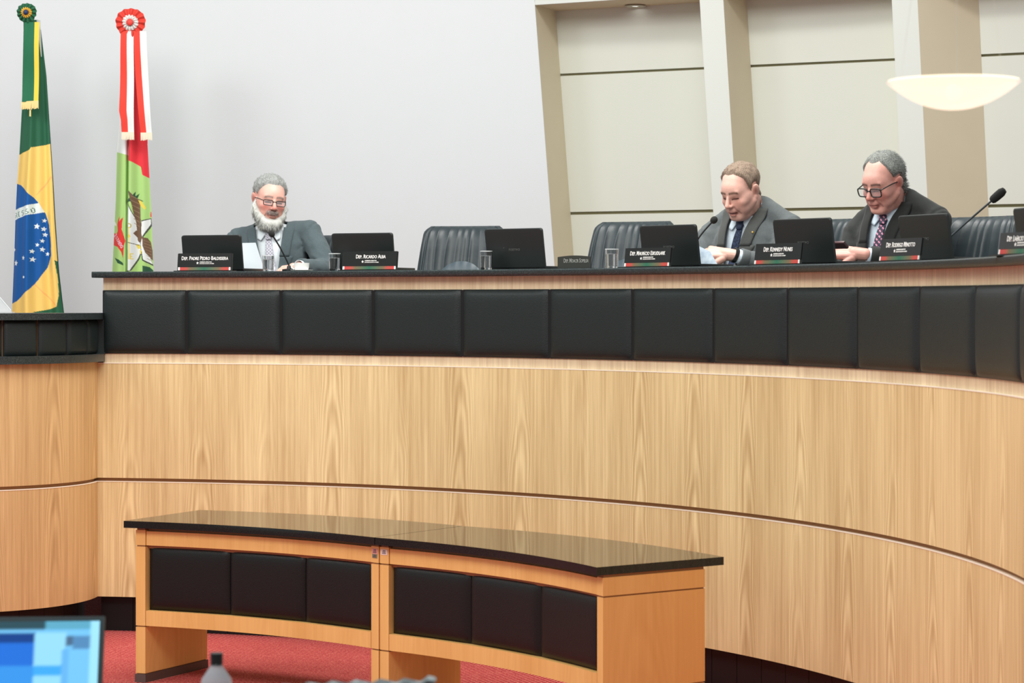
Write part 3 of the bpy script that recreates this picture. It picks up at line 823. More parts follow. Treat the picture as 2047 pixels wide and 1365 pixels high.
def paint2(X, Y):
    C = np.zeros(X.shape + (4,)); C[:] = lin(224, 228, 226)
    setc(C, X > 257.5, (222, 52, 62))
    setc(C, inpoly(X, Y, [(200, 303), (230, 303), (257.5, 311), (257.5, 700), (200, 700)]), LG)
    setc(C, inpoly(X, Y, [(257.5, 321), (268, 325), (283, 334), (286, 350), (300, 357), (330, 366), (330, 700), (257.5, 700)]), LG)
    DG = (44, 84, 62)
    for pl in ([(257, 401), (264, 396), (259, 381), (268, 392), (274, 383), (273, 393), (281, 387), (277, 397), (289, 403), (278, 404), (285, 411), (272, 404), (262, 404), (257, 407)],
               [(229, 515), (240, 519), (250, 526), (251, 531), (238, 526)], [(287, 531), (300, 534), (307, 541), (307, 560), (286, 560)]): setc(C, inpoly(X, Y, pl), DG)
    WS = (226, 230, 228)
    setc(C, inpoly(X, Y, [(257.5, 401), (266, 420), (274, 436), (284, 462), (287, 500), (281, 518), (267, 541), (257.5, 545)]), (70, 74, 66))
    setc(C, inpoly(X, Y, [(257.5, 405), (266, 423), (273, 437), (282, 462), (285, 500), (279, 515), (264, 541), (257.5, 541)]), WS)
    setc(C, inpoly(X, Y, [(284, 441), (303, 436), (304, 452), (288, 475), (307, 532), (286, 521), (282, 490)]), (70, 74, 66))
    setc(C, inpoly(X, Y, [(285, 443), (302, 438), (302, 448), (286, 473), (305, 528), (288, 519), (283, 490)]), WS)
    BR_ = (112, 86, 66)
    for pl in ([(261, 381), (270, 392), (279, 400), (282, 410), (283, 436), (284, 460), (276, 460), (275, 446), (271, 430), (268, 412), (264, 399)],
               [(270, 467), (275, 461), (283, 459), (286, 475), (283, 487), (278, 482), (277, 475)],
               [(286, 474), (296, 476), (302, 484), (305, 500), (306, 522), (299, 513), (292, 505), (287, 492)]): setc(C, inpoly(X, Y, pl), BR_)
    for k in range(7):
        y0 = 392 + k * 9; setc(C, inpoly(X, Y, [(266 + k, y0), (281, y0 + 7), (281, y0 + 8.3), (266 + k, y0 + 1.3)]), (150, 124, 98))
        y1 = 480 + k * 6; setc(C, inpoly(X, Y, [(289 + k, y1), (303, y1 + 5), (303, y1 + 6), (289 + k, y1 + 1)]), (150, 124, 98))
    YL = (226, 206, 84)
    setc(C, (abs(np.hypot(X - 262.5, Y - 452) - 4) < 1.1), (190, 176, 110)); setc(C, (abs(X - 262.8) < 1) & (Y > 455) & (Y < 519), YL)
    setc(C, letters(X, Y, 'E', 264.5, 519, 0, 12, 2), YL)
    setc(C, inpoly(X, Y, [(278, 400), (284, 402), (293, 415), (291, 420), (283, 412)]), YL)
    setc(C, inpoly(X, Y, [(259, 470), (264, 469), (266, 474), (261, 476)]) | inpoly(X, Y, [(274, 489), (281, 489), (284, 497), (278, 498)]) | inpoly(X, Y, [(281, 501), (285, 500), (284, 508), (282, 508)]), YL)
    setc(C, inpoly(X, Y, [(259, 484), (281, 490), (281, 491.4), (259, 485.4)]), (90, 84, 70))
    RD = (222, 58, 52)
    setc(C, inpoly(X, Y, [(236, 449), (238, 440), (243, 432), (241, 444), (246, 438), (250, 435), (248, 446), (247, 459), (251, 470), (255, 482), (252, 492), (250, 517), (246, 504), (238, 494), (226, 490), (225, 465), (234, 468), (238, 462)]), RD)
    setc(C, inpoly(X, Y, [(243, 432), (241, 444), (239, 450), (242, 441)]), LG)
    setc(C, letters(X, Y, 'ESTADO', 227.5, 471.5, -55, 7, 1.2) & (X < 256), (222, 214, 230))
    setc(C, inpoly(X, Y, [(227, 441), (232, 447), (233, 452), (228, 450)]), (226, 234, 214))
    setc(C, (X > 301) & (Y > 424) & (Y < 434), RD)
    return C
def cloth(name, D, left, right, y0, y1, paint, parent, depthf, nx, ny, rough=.75):
    """hanging cloth whose left/right hems follow (y,x) lists in reference units; depthf gives fold depth in metres"""
    ys = np.linspace(y0, y1, ny); t = np.linspace(0, 1, nx)
    L_ = np.interp(ys, [p[0] for p in left], [p[1] for p in left]); R_ = np.interp(ys, [p[0] for p in right], [p[1] for p in right])
    X = L_[:, None] + (R_ - L_)[:, None] * t[None, :]; Y = np.repeat(ys[:, None], nx, 1)
    dep = depthf(X, Y, np.repeat(t[None, :], ny, 0))
    C = paint(X, Y)
    s = F / D
    W = np.stack([(X - CX) / s, D + dep, EYE + (HY - Y) / s], -1)
    faces = [(j * nx + i, (j + 1) * nx + i, (j + 1) * nx + i + 1, j * nx + i + 1) for j in range(ny - 1) for i in range(nx - 1)]
    return mesh_obj(name, W.reshape(-1, 3).tolist(), faces, M_cloth, parent, smooth=True, col=C.reshape(-1, 4))
M_cloth = attrmat('printed_satin_cloth', .7, .3)
def back_of(name, D, left, right, y0, y1, rgb, parent, off):
    """the rear half of the bunched cloth, so it has body"""
    return cloth(name, D, left, right, y0, y1, lambda X, Y: np.broadcast_to(np.array(lin(*rgb)), X.shape + (4,)).copy(), parent, off, 16, 40)
FD = 14.15
f1 = empty('brazilian_flag', ((62 - CX) * FD / F, FD + .06, 1.05)); tag(f1, 'green and yellow flag with blue starred disc draped on a pole', 'flag', 'flags against the wall')
def attach(o, par): o.parent = par; o.matrix_parent_inverse = Matrix.Translation(-Vector(par.location)); return o
def fold1(X, Y, t):
    g = np.clip((Y - 60) / 400, 0, 1)
    return g * (.030 * np.sin(t * 9.5 + .6 + Y * .0015) + .012 * np.sin(t * 23 + Y * .004)) - .07 * np.sin(t * PI) * (.25 + g)
l1 = [(36, 47), (60, 47), (215, 43), (310, 37), (367, 32), (440, 28), (530, 25), (605, 22), (640, 21)]; r1 = [(36, 76), (60, 82), (150, 93), (290, 102), (350, 106), (440, 111), (540, 118), (600, 125), (640, 130)]
attach(cloth('cloth', FD, l1, r1, 40, 655, paint1, None, fold1, 130, 760), f1)
ins_ = lambda h_, d_: [(p[0], p[1] + d_) for p in h_]
attach(back_of('cloth_back', FD, ins_(l1, 3), ins_(r1, -3), 40, 655, G1, None, lambda X, Y, t: .045 + .05 * np.sin(t * PI) + 0 * X), f1)
def rosette(cx, cy, R, cols, radii, D, parent):
    s = F / D; C0_ = Vector(((cx - CX) / s, D - .11, EYE + (HY - cy) / s))
    for k, (ro, ri, rgb) in enumerate(radii):
        vs = []; fs = []; n = 132; m_ = 5; fr = 13 if k == 0 else 15
        for j in range(m_ + 1):
            q = ri + (ro - ri) * j / m_
            for i in range(n):
                a = 2 * PI * i / n; rr = q * (1 + .02 * math.sin(fr * a) * j / m_ + .03 * math.sin(3 * a + k)) / s
                vs.append(C0_ + Vector((rr * math.cos(a), -.012 * k - .007 * math.sin(fr * a + j * .3) * (.4 + j / m_) - .01 * math.sin(PI * j / m_), rr * math.sin(a))))
        for j in range(m_):
            for i in range(n):
                a, b = j * n + i, j * n + (i + 1) % n; fs.append((a, b, b + n, a + n))
        attach(mesh_obj('ruffle', vs, fs, mat('ruffle_cloth', rgb, .7), None, smooth=True), parent)
    mb = MB().ellipsoid((C0_.x, C0_.y - .03, C0_.z), (cols[0] / s, .012, cols[0] / s)); attach(mb.build('button', mat('button_cloth', cols[1], .6), None, smooth=True), parent)
    mb = MB().lathe([(0, 0), (R * .6 / s, 0), (R * .6 / s, .03), (0, .03)], 24, Matrix.Translation(C0_ + Vector((0, .03, 0))) @ Matrix.Rotation(PI / 2, 4, 'X'), cap=False)
    attach(mb.build('backing', mat('backing', radii[0][2], .7), None), parent)
def ribbon(left, right, y0, y1, bands, parent, D, name='ribbon'):
    def paint(X, Y):
        C = np.zeros(X.shape + (4,)); n = X.shape[1]
        for (a, b, rgb) in bands:
            i0, i1 = int(a * n), int(b * n); C[:, i0:i1] = lin(*rgb)
        return C
    attach(cloth(name, D, left, right, y0, y1, paint, None, lambda X, Y, t: .006 * np.sin(Y * .05) + .004 * np.sin(t * 6 + Y * .02), 40, 60), parent)
def fringe(pts, y0, y1, rgb, parent, D):
    s = F / D; mb = MB(); n = int((pts[1] - pts[0]) * 1.1)
    for k in range(n):
        x = pts[0] + (pts[1] - pts[0]) * (k + .5) / n; ya = y0 + (pts[2] * (x - pts[0])); j = random.uniform(-1.5, 1.5)
        mb.tube([((x - CX) / s, D, EYE + (HY - ya) / s), ((x + j * .4 - CX) / s, D - .002, EYE + (HY - (ya + y1 - y0 + j)) / s)], .0017, 5)
    o = attach(mb.build('fringe', mat('fringe_thread', rgb, .8), None), parent); o['kind'] = 'stuff'
rosette(61, 30, 19, (5, (28, 48, 92)), [(19.5, 4, (34, 98, 66)), (11, 3, (232, 190, 80))], FD, f1)
ribbon([(40, 48), (215, 44)], [(40, 78), (215, 77)], 44, 204, [(0, .72, (30, 104, 70)), (.72, 1, (240, 204, 74))], f1, FD - .12)
fringe((42.5, 77, -.06), 203, 219, (240, 214, 150), f1, FD - .125)
fringe((59, 62, 0), 219, 233, (240, 220, 150), f1, FD - .12)
s_ = F / FD
attach(MB().tube([((60 - CX) / s_, FD + .0, 1.05), ((62 - CX) / s_, FD + .0, EYE + (HY - 24) / s_)], .016, 14).build('pole', mat('white_pole', (226, 228, 228), .4), None), f1)
attach(cloth('white_tape', FD, [(42, 76), (115, 85)], [(42, 84), (115, 86.5)], 42, 115, lambda X, Y: np.broadcast_to(np.array(lin(214, 218, 218)), X.shape + (4,)).copy(), None, lambda X, Y, t: 0 * X - .045, 6, 20), f1)
attach(MB().lathe([(0, 0), (.16, 0), (.16, .03), (.04, .05), (.03, .1), (0, .1)], 28, Matrix.Translation(((60 - CX) / s_, FD, 1.05)), cap=False).build('stand', M_steel, None), f1)

f2 = empty('state_flag', ((267 - CX) * FD / F, FD + .06, 1.05)); tag(f2, 'red, white and light green crested flag on a pole behind the tribune end', 'flag', 'flags against the wall')
def fold2(X, Y, t):
    g = np.clip((Y - 60) / 400, 0, 1); k = np.exp(-((X - 257.5) / 2.2) ** 2)
    return g * (.022 * np.sin(t * 8 + 2) + .010 * np.sin(t * 19 + Y * .004)) - .06 * np.sin(t * PI) * (.3 + g) + .05 * k * np.clip((Y - 200) / 60, 0, 1)
l2 = [(60, 246), (220, 240), (300, 233), (400, 230), (540, 223), (600, 221)]; r2 = [(60, 292), (265, 295), (290, 295), (340, 298), (430, 303), (540, 307), (600, 309)]
attach(cloth('cloth', FD, l2, r2, 62, 600, paint2, None, fold2, 120, 680), f2)
attach(back_of('cloth_back', FD, ins_(l2, 3), ins_(r2, -3), 62, 600, (206, 216, 196), None, lambda X, Y, t: .045 + .05 * np.sin(t * PI) + 0 * X), f2)
rosette(267, 50, 30, (7, (222, 62, 50)), [(29.5, 8, (214, 60, 46)), (16, 5, (226, 226, 222))], FD, f2)
RDc = (226, 66, 52); WHc = (226, 230, 228)
ribbon([(60, 241), (190, 239.5), (222, 238.5), (240, 242), (265, 243)], [(60, 267), (265, 268)], 62, 266, [(0, .5, RDc), (.5, 1, WHc)], f2, FD - .12)
ribbon([(60, 267), (150, 270), (265, 281)], [(60, 292), (150, 296), (265, 303.5)], 62, 266, [(0, .5, RDc), (.5, 1, WHc)], f2, FD - .125)
fringe((243, 268, 0), 264, 279, (232, 222, 200), f2, FD - .125); fringe((281, 304, 0), 265, 280, (232, 222, 200), f2, FD - .13)
attach(MB().tube([((267 - CX) / s_, FD + .0, 1.05), ((267 - CX) / s_, FD + .0, EYE + (HY - 45) / s_)], .016, 14).build('pole', mat('white_pole', (226, 228, 228), .4), None), f2)
attach(MB().lathe([(0, 0), (.16, 0), (.16, .03), (.04, .05), (.03, .1), (0, .1)], 28, Matrix.Translation(((267 - CX) / s_, FD, 1.05)), cap=False).build('stand', M_steel, None), f2)

# ------------------------------------------------------------------ added glowing bowl for a lamp reflected in glass
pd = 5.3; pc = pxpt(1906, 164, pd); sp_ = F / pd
pe = empty('reflected_glow_bowl', pc); tag(pe, 'glowing bowl at the upper right, added for a lamp reflected in glass', 'reflection')
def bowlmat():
    m, N, L, B = newmat('reflection_glow')
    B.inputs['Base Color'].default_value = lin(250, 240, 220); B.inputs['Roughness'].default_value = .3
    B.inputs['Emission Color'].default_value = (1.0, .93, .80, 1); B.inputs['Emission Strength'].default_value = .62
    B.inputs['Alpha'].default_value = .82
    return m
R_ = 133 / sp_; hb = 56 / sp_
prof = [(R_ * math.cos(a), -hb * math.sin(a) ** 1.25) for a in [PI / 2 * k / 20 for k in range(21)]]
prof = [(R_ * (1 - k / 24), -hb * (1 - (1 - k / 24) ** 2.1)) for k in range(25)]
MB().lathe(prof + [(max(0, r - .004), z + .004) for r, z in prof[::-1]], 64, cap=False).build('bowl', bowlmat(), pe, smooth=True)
for k in range(3):
    a = 2 * PI * k / 3 + .4
    MB().tube([(R_ * .9 * math.cos(a), R_ * .9 * math.sin(a), -.004), (0, 0, .9)], .0004, 5).build('added_wire', mat('pale_wire', (214, 212, 204), .6), pe)
MB().lathe([(0, 0.9), (.005, .9), (.005, 2.6), (0, 2.6)], 12, cap=False).build('stem', M_steel, pe)  # wires and stem are an invented hanger for the reflected glow
MB().ellipsoid((0, 0, -.022), (.018, .018, .018)).build('glow_core', mat('reflection_core', (255, 244, 220), .5, emit=(255, 236, 200), estr=2.5), pe, smooth=True)

# ------------------------------------------------------------------ foreground desk with laptop and bottle
fd = empty('foreground_desk', (-.6, 5.0, 0)); tag(fd, 'desk in the foreground just below the picture, carrying laptop and bottle', 'desk')
MB().box(-1.1, 1.3, -.5, .35, .72, .75, bev=.004).build('desk_top', M_skirt, fd)
for sx, sy in ((-1.05, -.45), (1.25, -.45), (-1.05, .3), (1.25, .3)): MB().box(sx - .025, sx + .025, sy - .025, sy + .025, 0, .72).build('leg', M_skirt, fd)
fl_ = empty('laptop', (-.99, 4.98, .75), math.radians(-4)); tag(fl_, 'blurred open laptop with a lit blue screen at the bottom left corner', 'laptop')
D5 = 5.0
def scr(px, py, off=0): return pxpt(px, py, D5 + off)
lw, lh = .36, .245
cR = scr(196, 1262); 
T = Matrix.Rotation(math.radians(-14), 4, 'X') @ Matrix.Rotation(math.radians(-1), 4, 'Y')
# lid: right edge near pixel 196, top near 1262
fl_.location = (cR.x - lw / 2 + .01, 4.98, .75)
MB().box(-lw / 2, lw / 2, -.24, .0, .0, .016, bev=.004).build('base', M_blackplastic, fl_)
MB().box(-lw / 2, lw / 2, 0, .008, .008, lh, T, bev=.003).build('lid', mat('teal_grey_bezel', (52, 66, 70), .4), fl_)
nx, nz_ = 46, 30; vs = []; fs = []; cc = []
for j in range(nz_ + 1):
    for i in range(nx + 1):
        u, v = i / nx, j / nz_
        vs.append(T @ Vector((-lw / 2 + .01 + (lw - .02) * u, -.0015, .03 + (lh - .04) * v)))
        c = (110, 185, 232)
        if v > .90: c = (40, 72, 84)
        if v > .90 and .66 < u < .95: c = (86, 158, 186)
        if u < .60 and v < .9: c = (30, 105, 205) if v > .55 else (52, 140, 220)
        if u < .60 and .78 < v < .9: c = (16, 60, 130)
        if .60 <= u < .80 and v < .9: c = (140, 205, 236)
        if .8 <= u < .84 and .74 < v < .86: c = (70, 100, 130)
        if u > .84 and .72 < v < .84: c = (78, 130, 176)
        if .6 < u < .78 and .46 < v < .56: c = (60, 160, 230)
        if .78 < u < .82 and v < .72: c = (96, 170, 226)
        if u > .955: c = (150, 214, 240)
        cc.append(lin(*c))
for j in range(nz_):
    for i in range(nx): k = j * (nx + 1) + i; fs.append((k, k + 1, k + nx + 2, k + nx + 1))
M_scr = attrmat('lit_screen', .3, .3, emission=.62); M_scr.node_tree.nodes['Principled BSDF'].inputs['Base Color'].default_value = (0, 0, 0, 1)
mesh_obj('screen', vs, fs, M_scr, fl_, col=cc)
bt = pxpt(433, 1365, 4.9); b_ = empty('bottle', (bt.x, 4.9, .75)); tag(b_, 'blurred clear plastic bottle with a black cap at the bottom edge', 'bottle')
zt = EYE + (HY - 1305) * 4.9 / F - .75
MB().lathe([(0, 0), (.033, 0), (.034, .01), (.034, zt - .07), (.030, zt - .052), (.016, zt - .032), (.0125, zt - .026), (.0125, zt - .012), (0, zt - .012)], 30, cap=False).build('body', glassmat('clear_plastic', (206, 214, 222), .55, .15), b_)
MB().lathe([(0, zt - .026), (.0125, zt - .026), (.013, zt), (0, zt)], 24, cap=False).build('cap', mat('black_cap', (24, 26, 26), .5), b_)
MB().lathe([(.0345, .02), (.0345, zt - .09), (.0342, zt - .09)], 30, cap=False).build('label', mat('pinkish_label', (214, 190, 200), .6), b_)
# grey chair back in the very front
gc = pxpt(715, 1365, 4.3); g_ = empty('office_chair', (gc.x, 4.3, 0), 0); tag(g_, 'blurred grey fabric chair back peeking over the bottom edge', 'chair')
gz = EYE + (HY - 1359) * 4.3 / F
m, N, L, B = newmat('speckled_grey_fabric')
tc = N.new('ShaderNodeTexCoord'); vz = N.new('ShaderNodeTexVoronoi'); vz.inputs['Scale'].default_value = 45; L.new(tc.outputs['Object'], vz.inputs['Vector'])
r = N.new('ShaderNodeValToRGB'); r.color_ramp.elements[0].color = lin(188, 198, 200); r.color_ramp.elements[1].color = lin(92, 104, 108); r.color_ramp.elements[1].position = .6
L.new(vz.outputs[0], r.inputs[0]); L.new(r.outputs[0], B.inputs['Base Color']); B.inputs['Roughness'].default_value = .9
vs = []; fs = []; n = 40
poly = [(-.15, gz - .35), (.13, gz - .35)] + [(.13 + .015 * math.sin(k / 10 * PI), gz - .3 + .28 * k / 10) for k in range(11)] + [(.14 - .29 * k / 20, gz - .004 - .012 * (k / 20) ** 2 + .004 * math.sin(k * 2.1) + (.004 if k < 2 else 0)) for k in range(21)]
MB().prism(poly, -.02, .03).build('backrest', m, g_)
MB().box(-.16, .14, -.40, -.04, gz - .48, gz - .42, bev=.02).build('seat', m, g_)
MB().tube([(-.01, .0, gz - .3), (-.01, -.02, gz - .45), (-.01, -.18, gz - .46), (-.01, -.18, .08)], .02, 10).build('stem', M_blackplastic, g_)
q = MB()
for k in range(5):
    a = 2 * PI * k / 5; q.tube([(-.01, -.18, .09), (-.01 + .28 * math.cos(a), -.18 + .28 * math.sin(a), .035)], .018, 8); q.ellipsoid((-.01 + .28 * math.cos(a), -.18 + .28 * math.sin(a), .025), (.02, .02, .025), nu=10, nv=8)
q.build('base', M_blackplastic, g_)
# ------------------------------------------------------------------ people
def cap_mesh(p0, p1, r0, r1, n=16, m_=6):
    """tapered capsule as a closed shell"""
    p0, p1 = Vector(p0), Vector(p1); d = p1 - p0; L = max(d.length, 1e-5)
    q = d.to_track_quat('Z', 'Y').to_matrix()
    prof = [(r0 * math.sin(PI / 2 * k / m_), -r0 * math.cos(PI / 2 * k / m_)) for k in range(m_ + 1)]
    prof += [(r1 * math.cos(PI / 2 * k / m_), L + r1 * math.sin(PI / 2 * k / m_)) for k in range(m_ + 1)]
    vs = []; fs = []
    for (r, z) in prof:
        r = max(r, 1e-5)
        for k in range(n):
            a = 2 * PI * k / n; vs.append(p0 + q @ Vector((r * math.cos(a), r * math.sin(a), z)))
    for i in range(len(prof) - 1):
        for k in range(n):
            a, b = i * n + k, i * n + (k + 1) % n; fs.append((a, b, b + n, a + n))
    return vs, fs
def ell_mesh(c, r, rot=(0, 0, 0), nu=24, nv=16):
    R = Euler([math.radians(a) for a in rot]).to_matrix(); c = Vector(c); vs = []; fs = []
    for j in range(nv + 1):
        ph = PI * (j if 0 < j < nv else (j + (1e-3 if j == 0 else -1e-3))) / nv
        for k in range(nu):
            a = 2 * PI * k / nu
            vs.append(c + R @ Vector((r[0] * math.sin(ph) * math.cos(a), r[1] * math.sin(ph) * math.sin(a), r[2] * math.cos(ph))))
    for j in range(nv):
        for k in range(nu):
            a, b = j * nu + k, j * nu + (k + 1) % nu; fs.append((a, a + nu, b + nu, b))
    return vs, fs
def blob(prims, voxel, smooth=6, fac=.5):
    """union of shapes through a voxel remesh, smoothed: returns numpy verts and face list"""
    V = []; Fc = []
    for p in prims:
        vs, fs = cap_mesh(*p[1:]) if p[0] == 'c' else ell_mesh(*p[1:])
        n = len(V); V += [tuple(v) for v in vs]; Fc += [[a + n for a in f] for f in fs]
    me = bpy.data.meshes.new('blob'); me.from_pydata(V, [], Fc)
    bm = bmesh.new(); bm.from_mesh(me); bmesh.ops.remove_doubles(bm, verts=bm.verts, dist=1e-5)
    bmesh.ops.holes_fill(bm, edges=[e for e in bm.edges if e.is_boundary]); bmesh.ops.recalc_face_normals(bm, faces=bm.faces); bm.to_mesh(me); bm.free()
    o = bpy.data.objects.new('blob', me); COL.objects.link(o)
    md = o.modifiers.new('r', 'REMESH'); md.mode = 'VOXEL'; md.voxel_size = voxel
    if smooth: ms = o.modifiers.new('s', 'SMOOTH'); ms.iterations = smooth; ms.factor = fac
    bpy.context.view_layer.update()
    ev = o.evaluated_get(bpy.context.evaluated_depsgraph_get()).to_mesh()
    n = len(ev.vertices); A = np.empty(n * 3, np.float32); ev.vertices.foreach_get('co', A); A = A.reshape(-1, 3).astype(float)
    fcs = [tuple(p.vertices) for p in ev.polygons]
    o.evaluated_get(bpy.context.evaluated_depsgraph_get()).to_mesh_clear()
    bpy.data.objects.remove(o); bpy.data.meshes.remove(me)
    return A, fcs
def normals(A, Fc):
    me = bpy.data.meshes.new('n'); me.from_pydata(A.tolist(), [], Fc); me.update()
    N = np.empty(len(A) * 3, np.float32); me.vertices.foreach_get('normal', N); bpy.data.meshes.remove(me)
    return N.reshape(-1, 3).astype(float)
def xf(A, M): 
    M = np.array(M); return A @ M[:3, :3].T + M[:3, 3]
def sstep(a, b, x): t = np.clip((x - a) / (b - a), 0, 1); return t * t * (3 - 2 * t)
def mixc(C, m_, rgb, k=1.0):
    c = np.array(lin(*rgb)); m_ = (np.clip(m_, 0, 1) * k)[:, None]; return C * (1 - m_) + c * m_
def g3(P, c, r): return np.exp(-(((P - np.array(c)) / np.array(r)) ** 2).sum(1))

def head_blob(H):
    """head in its own frame: origin between the ears, face to -Y, metres, before scaling"""
    fat = H.get('fat', 1.0); open_ = H.get('mouth', 0.0)
    pr = [('e', (0, .022, .045), (.079, .098, .083)), ('e', (0, -.028, .02), (.070, .062, .075)),
          ('e', (0, -.032, -.035), (.060 * fat, .060, .070)), ('e', (0, -.068, -.102), (.027, .022, .020)),
          ('c', (.054 * fat, .0, -.045), (.02, -.066, -.102), .024, .02), ('c', (-.054 * fat, .0, -.045), (-.02, -.066, -.102), .024, .02),
          ('e', (.040, -.050, -.028), (.030 * fat, .028, .028)), ('e', (-.040, -.050, -.028), (.030 * fat, .028, .028)),
          ('e', (.038, -.045, -.062), (.026 * fat, .030, .036)), ('e', (-.038, -.045, -.062), (.026 * fat, .030, .036)),
          ('c', (-.044, -.069, .026), (.044, -.069, .026), .0115, .0115), ('e', (0, -.077, .025), (.02, .013, .015)),
          ('c', (0, -.084, .014), (0, -.108, -.026), .0075, .0115), ('e', (0, -.110, -.030), (.0125, .0125, .0115)),
          ('e', (.0145, -.099, -.034), (.008, .011, .0085)), ('e', (-.0145, -.099, -.034), (.008, .011, .0085)),
          ('e', (0, -.083, -.058), (.030, .016, .018)),
          ('c', (-.016, -.0915, -.0615), (.016, -.0915, -.0615), .0062, .0062), ('c', (-.013, -.089, -.0755 - open_), (.013, -.089, -.0755 - open_), .0070, .0070),
          ('e', (.031, -.067, .002), (.0155, .0145, .0135)), ('e', (-.031, -.067, .002), (.0155, .0145, .0135)),
          # ears
          ('e', (.081, .018, .0), (.0085, .021, .034), (-10, 14, -24)), ('e', (-.081, .018, .0), (.0085, .021, .034), (-10, -14, 24)), ('e', (.056, -.015, -.014), (.022, .05, .036)), ('e', (-.056, -.015, -.014), (.022, .05, .036)),
          ('e', (.077, .012, -.03), (.008, .011, .013)), ('e', (-.077, .012, -.03), (.008, .011, .013)),
          # double chin / nape
          ('e', (0, -.03, -.105), (.045 * fat, .045, .028)), ('e', (0, .05, -.05), (.06, .05, .07)),
          ('c', (0, .02, -.07), H['neck_local'], .060, .064)]
    A, Fh = blob(pr, .0030, 5, .5)
    # soften cheeks, jaw, temples and neck only, so that eyes, nose, mouth and ears keep their edges
    keep = g3(A, (0, -.105, -.02), (.022, .03, .034)) + g3(A, (0, -.09, -.07), (.030, .022, .016)) + g3(A, (0, -.078, .022), (.050, .02, .014))
    for s in (-1, 1): keep += g3(A, (s * .031, -.082, .001), (.022, .02, .014)) + 1.4 * g3(A, (s * .084, .016, -.004), (.018, .03, .042))
    wv_ = np.clip(1 - 1.3 * keep, 0, 1)[:, None]
    q = np.array([f for f in Fh if len(f) == 4]); a = np.concatenate([q[:, k] for k in range(4)]); b = np.concatenate([q[:, (k + 1) % 4] for k in range(4)])
    cnt = np.bincount(a, minlength=len(A)) + np.bincount(b, minlength=len(A))
    for _ in range(26):
        acc = np.zeros_like(A)
        for k in range(3): acc[:, k] = np.bincount(a, A[b, k], len(A)) + np.bincount(b, A[a, k], len(A))
        A = A + wv_ * (acc / np.maximum(cnt, 1)[:, None] - A) * .7 * (cnt > 0)[:, None]
    return A, Fh

def skin_colours(P, H):
    C = np.zeros((len(P), 4)); base = H.get('skin', (222, 172, 158)); C[:] = lin(*base)
    red = H.get('red', (206, 122, 110)); k = H.get('redness', .5)
    n = np.array([mnoise.noise(Vector(p) * 38) for p in P]); C[:, :3] *= (1 + .07 * n)[:, None]
    n = np.array([mnoise.noise(Vector(p) * 120) for p in P]); C[:, :3] *= (1 + .06 * n)[:, None]
    for s in (-1, 1):
        C = mixc(C, g3(P, (s * .042, -.075, -.028), (.026, .04, .024)), red, k)
        C = mixc(C, g3(P, (s * .08, .01, -.005), (.02, .03, .04)), red, k * .7)
        C = mixc(C, g3(P, (s * .031, -.082, .002), (.020, .02, .011)), (140, 94, 82), .78)       # lids; shade of the sockets painted into the skin
        line = np.exp(-((P[:, 2] - (-.003 - 6.0 * (np.abs(P[:, 0]) - .031) ** 2)) / .0028) ** 2) * (np.abs(np.abs(P[:, 0]) - .031) < .0165) * (P[:, 1] < -.068)
        C = mixc(C, line, (48, 34, 32), .92)
    for s in (-1, 1): C = mixc(C, g3(P, (s * .088, .010, .0), (.008, .009, .016)), (150, 84, 76), .7)  # dark spot paints the shade of the ear hollow
    C = mixc(C, g3(P, (0, -.11, -.03), (.018, .03, .016)), red, k)
    C = mixc(C, g3(P, (0, -.07, .075), (.05, .05, .03)), (236, 198, 184), .35)
    lips = ((np.abs(P[:, 0]) < .026) & (P[:, 1] < -.078)) * np.exp(-((P[:, 2] + .069 + H.get('mouth', 0) / 2) / (.0105 + H.get('mouth', 0) / 2)) ** 2)
    C = mixc(C, lips, (182, 100, 94), .6)
    cl = ((np.abs(P[:, 0]) < .024 - 60 * 0) & (P[:, 1] < -.07)) * np.exp(-((P[:, 2] + .0685 + H.get('mouth', 0) * .5 - 3 * P[:, 0] ** 2) / (.0022 + H.get('mouth', 0) * .45)) ** 2)
    C = mixc(C, cl, (74, 36, 36), .85)
    for s in (-1, 1):   # nostrils and folds
        C = mixc(C, g3(P, (s * .0085, -.103, -.0405), (.005, .012, .0035)), (96, 50, 46), .8)
        t = np.clip((-.036 - P[:, 2]) / .045, 0, 1); xf_ = .021 + .018 * t
        C = mixc(C, np.exp(-((np.abs(P[:, 0]) - xf_) / .0035) ** 2) * (P[:, 1] < -.055) * (P[:, 2] < -.036) * (P[:, 2] > -.081), (150, 92, 84), .45)
    if H.get('brow'):
        for s in (-1, 1):
            zz = .0265 - 5.5 * (np.abs(P[:, 0]) - .028) ** 2
            C = mixc(C, np.exp(-((P[:, 2] - zz) / .0052) ** 2) * (np.abs(np.abs(P[:, 0]) - .030) < .021) * (P[:, 1] < -.06), H['brow'], H.get('browk', .75))
    if H.get('stubble'): C = mixc(C, sstep(-.035, -.06, P[:, 2]) * sstep(.0, -.04, P[:, 1]) * (1 - np.clip(lips, 0, 1)), (150, 112, 104), H['stubble'])
    return C

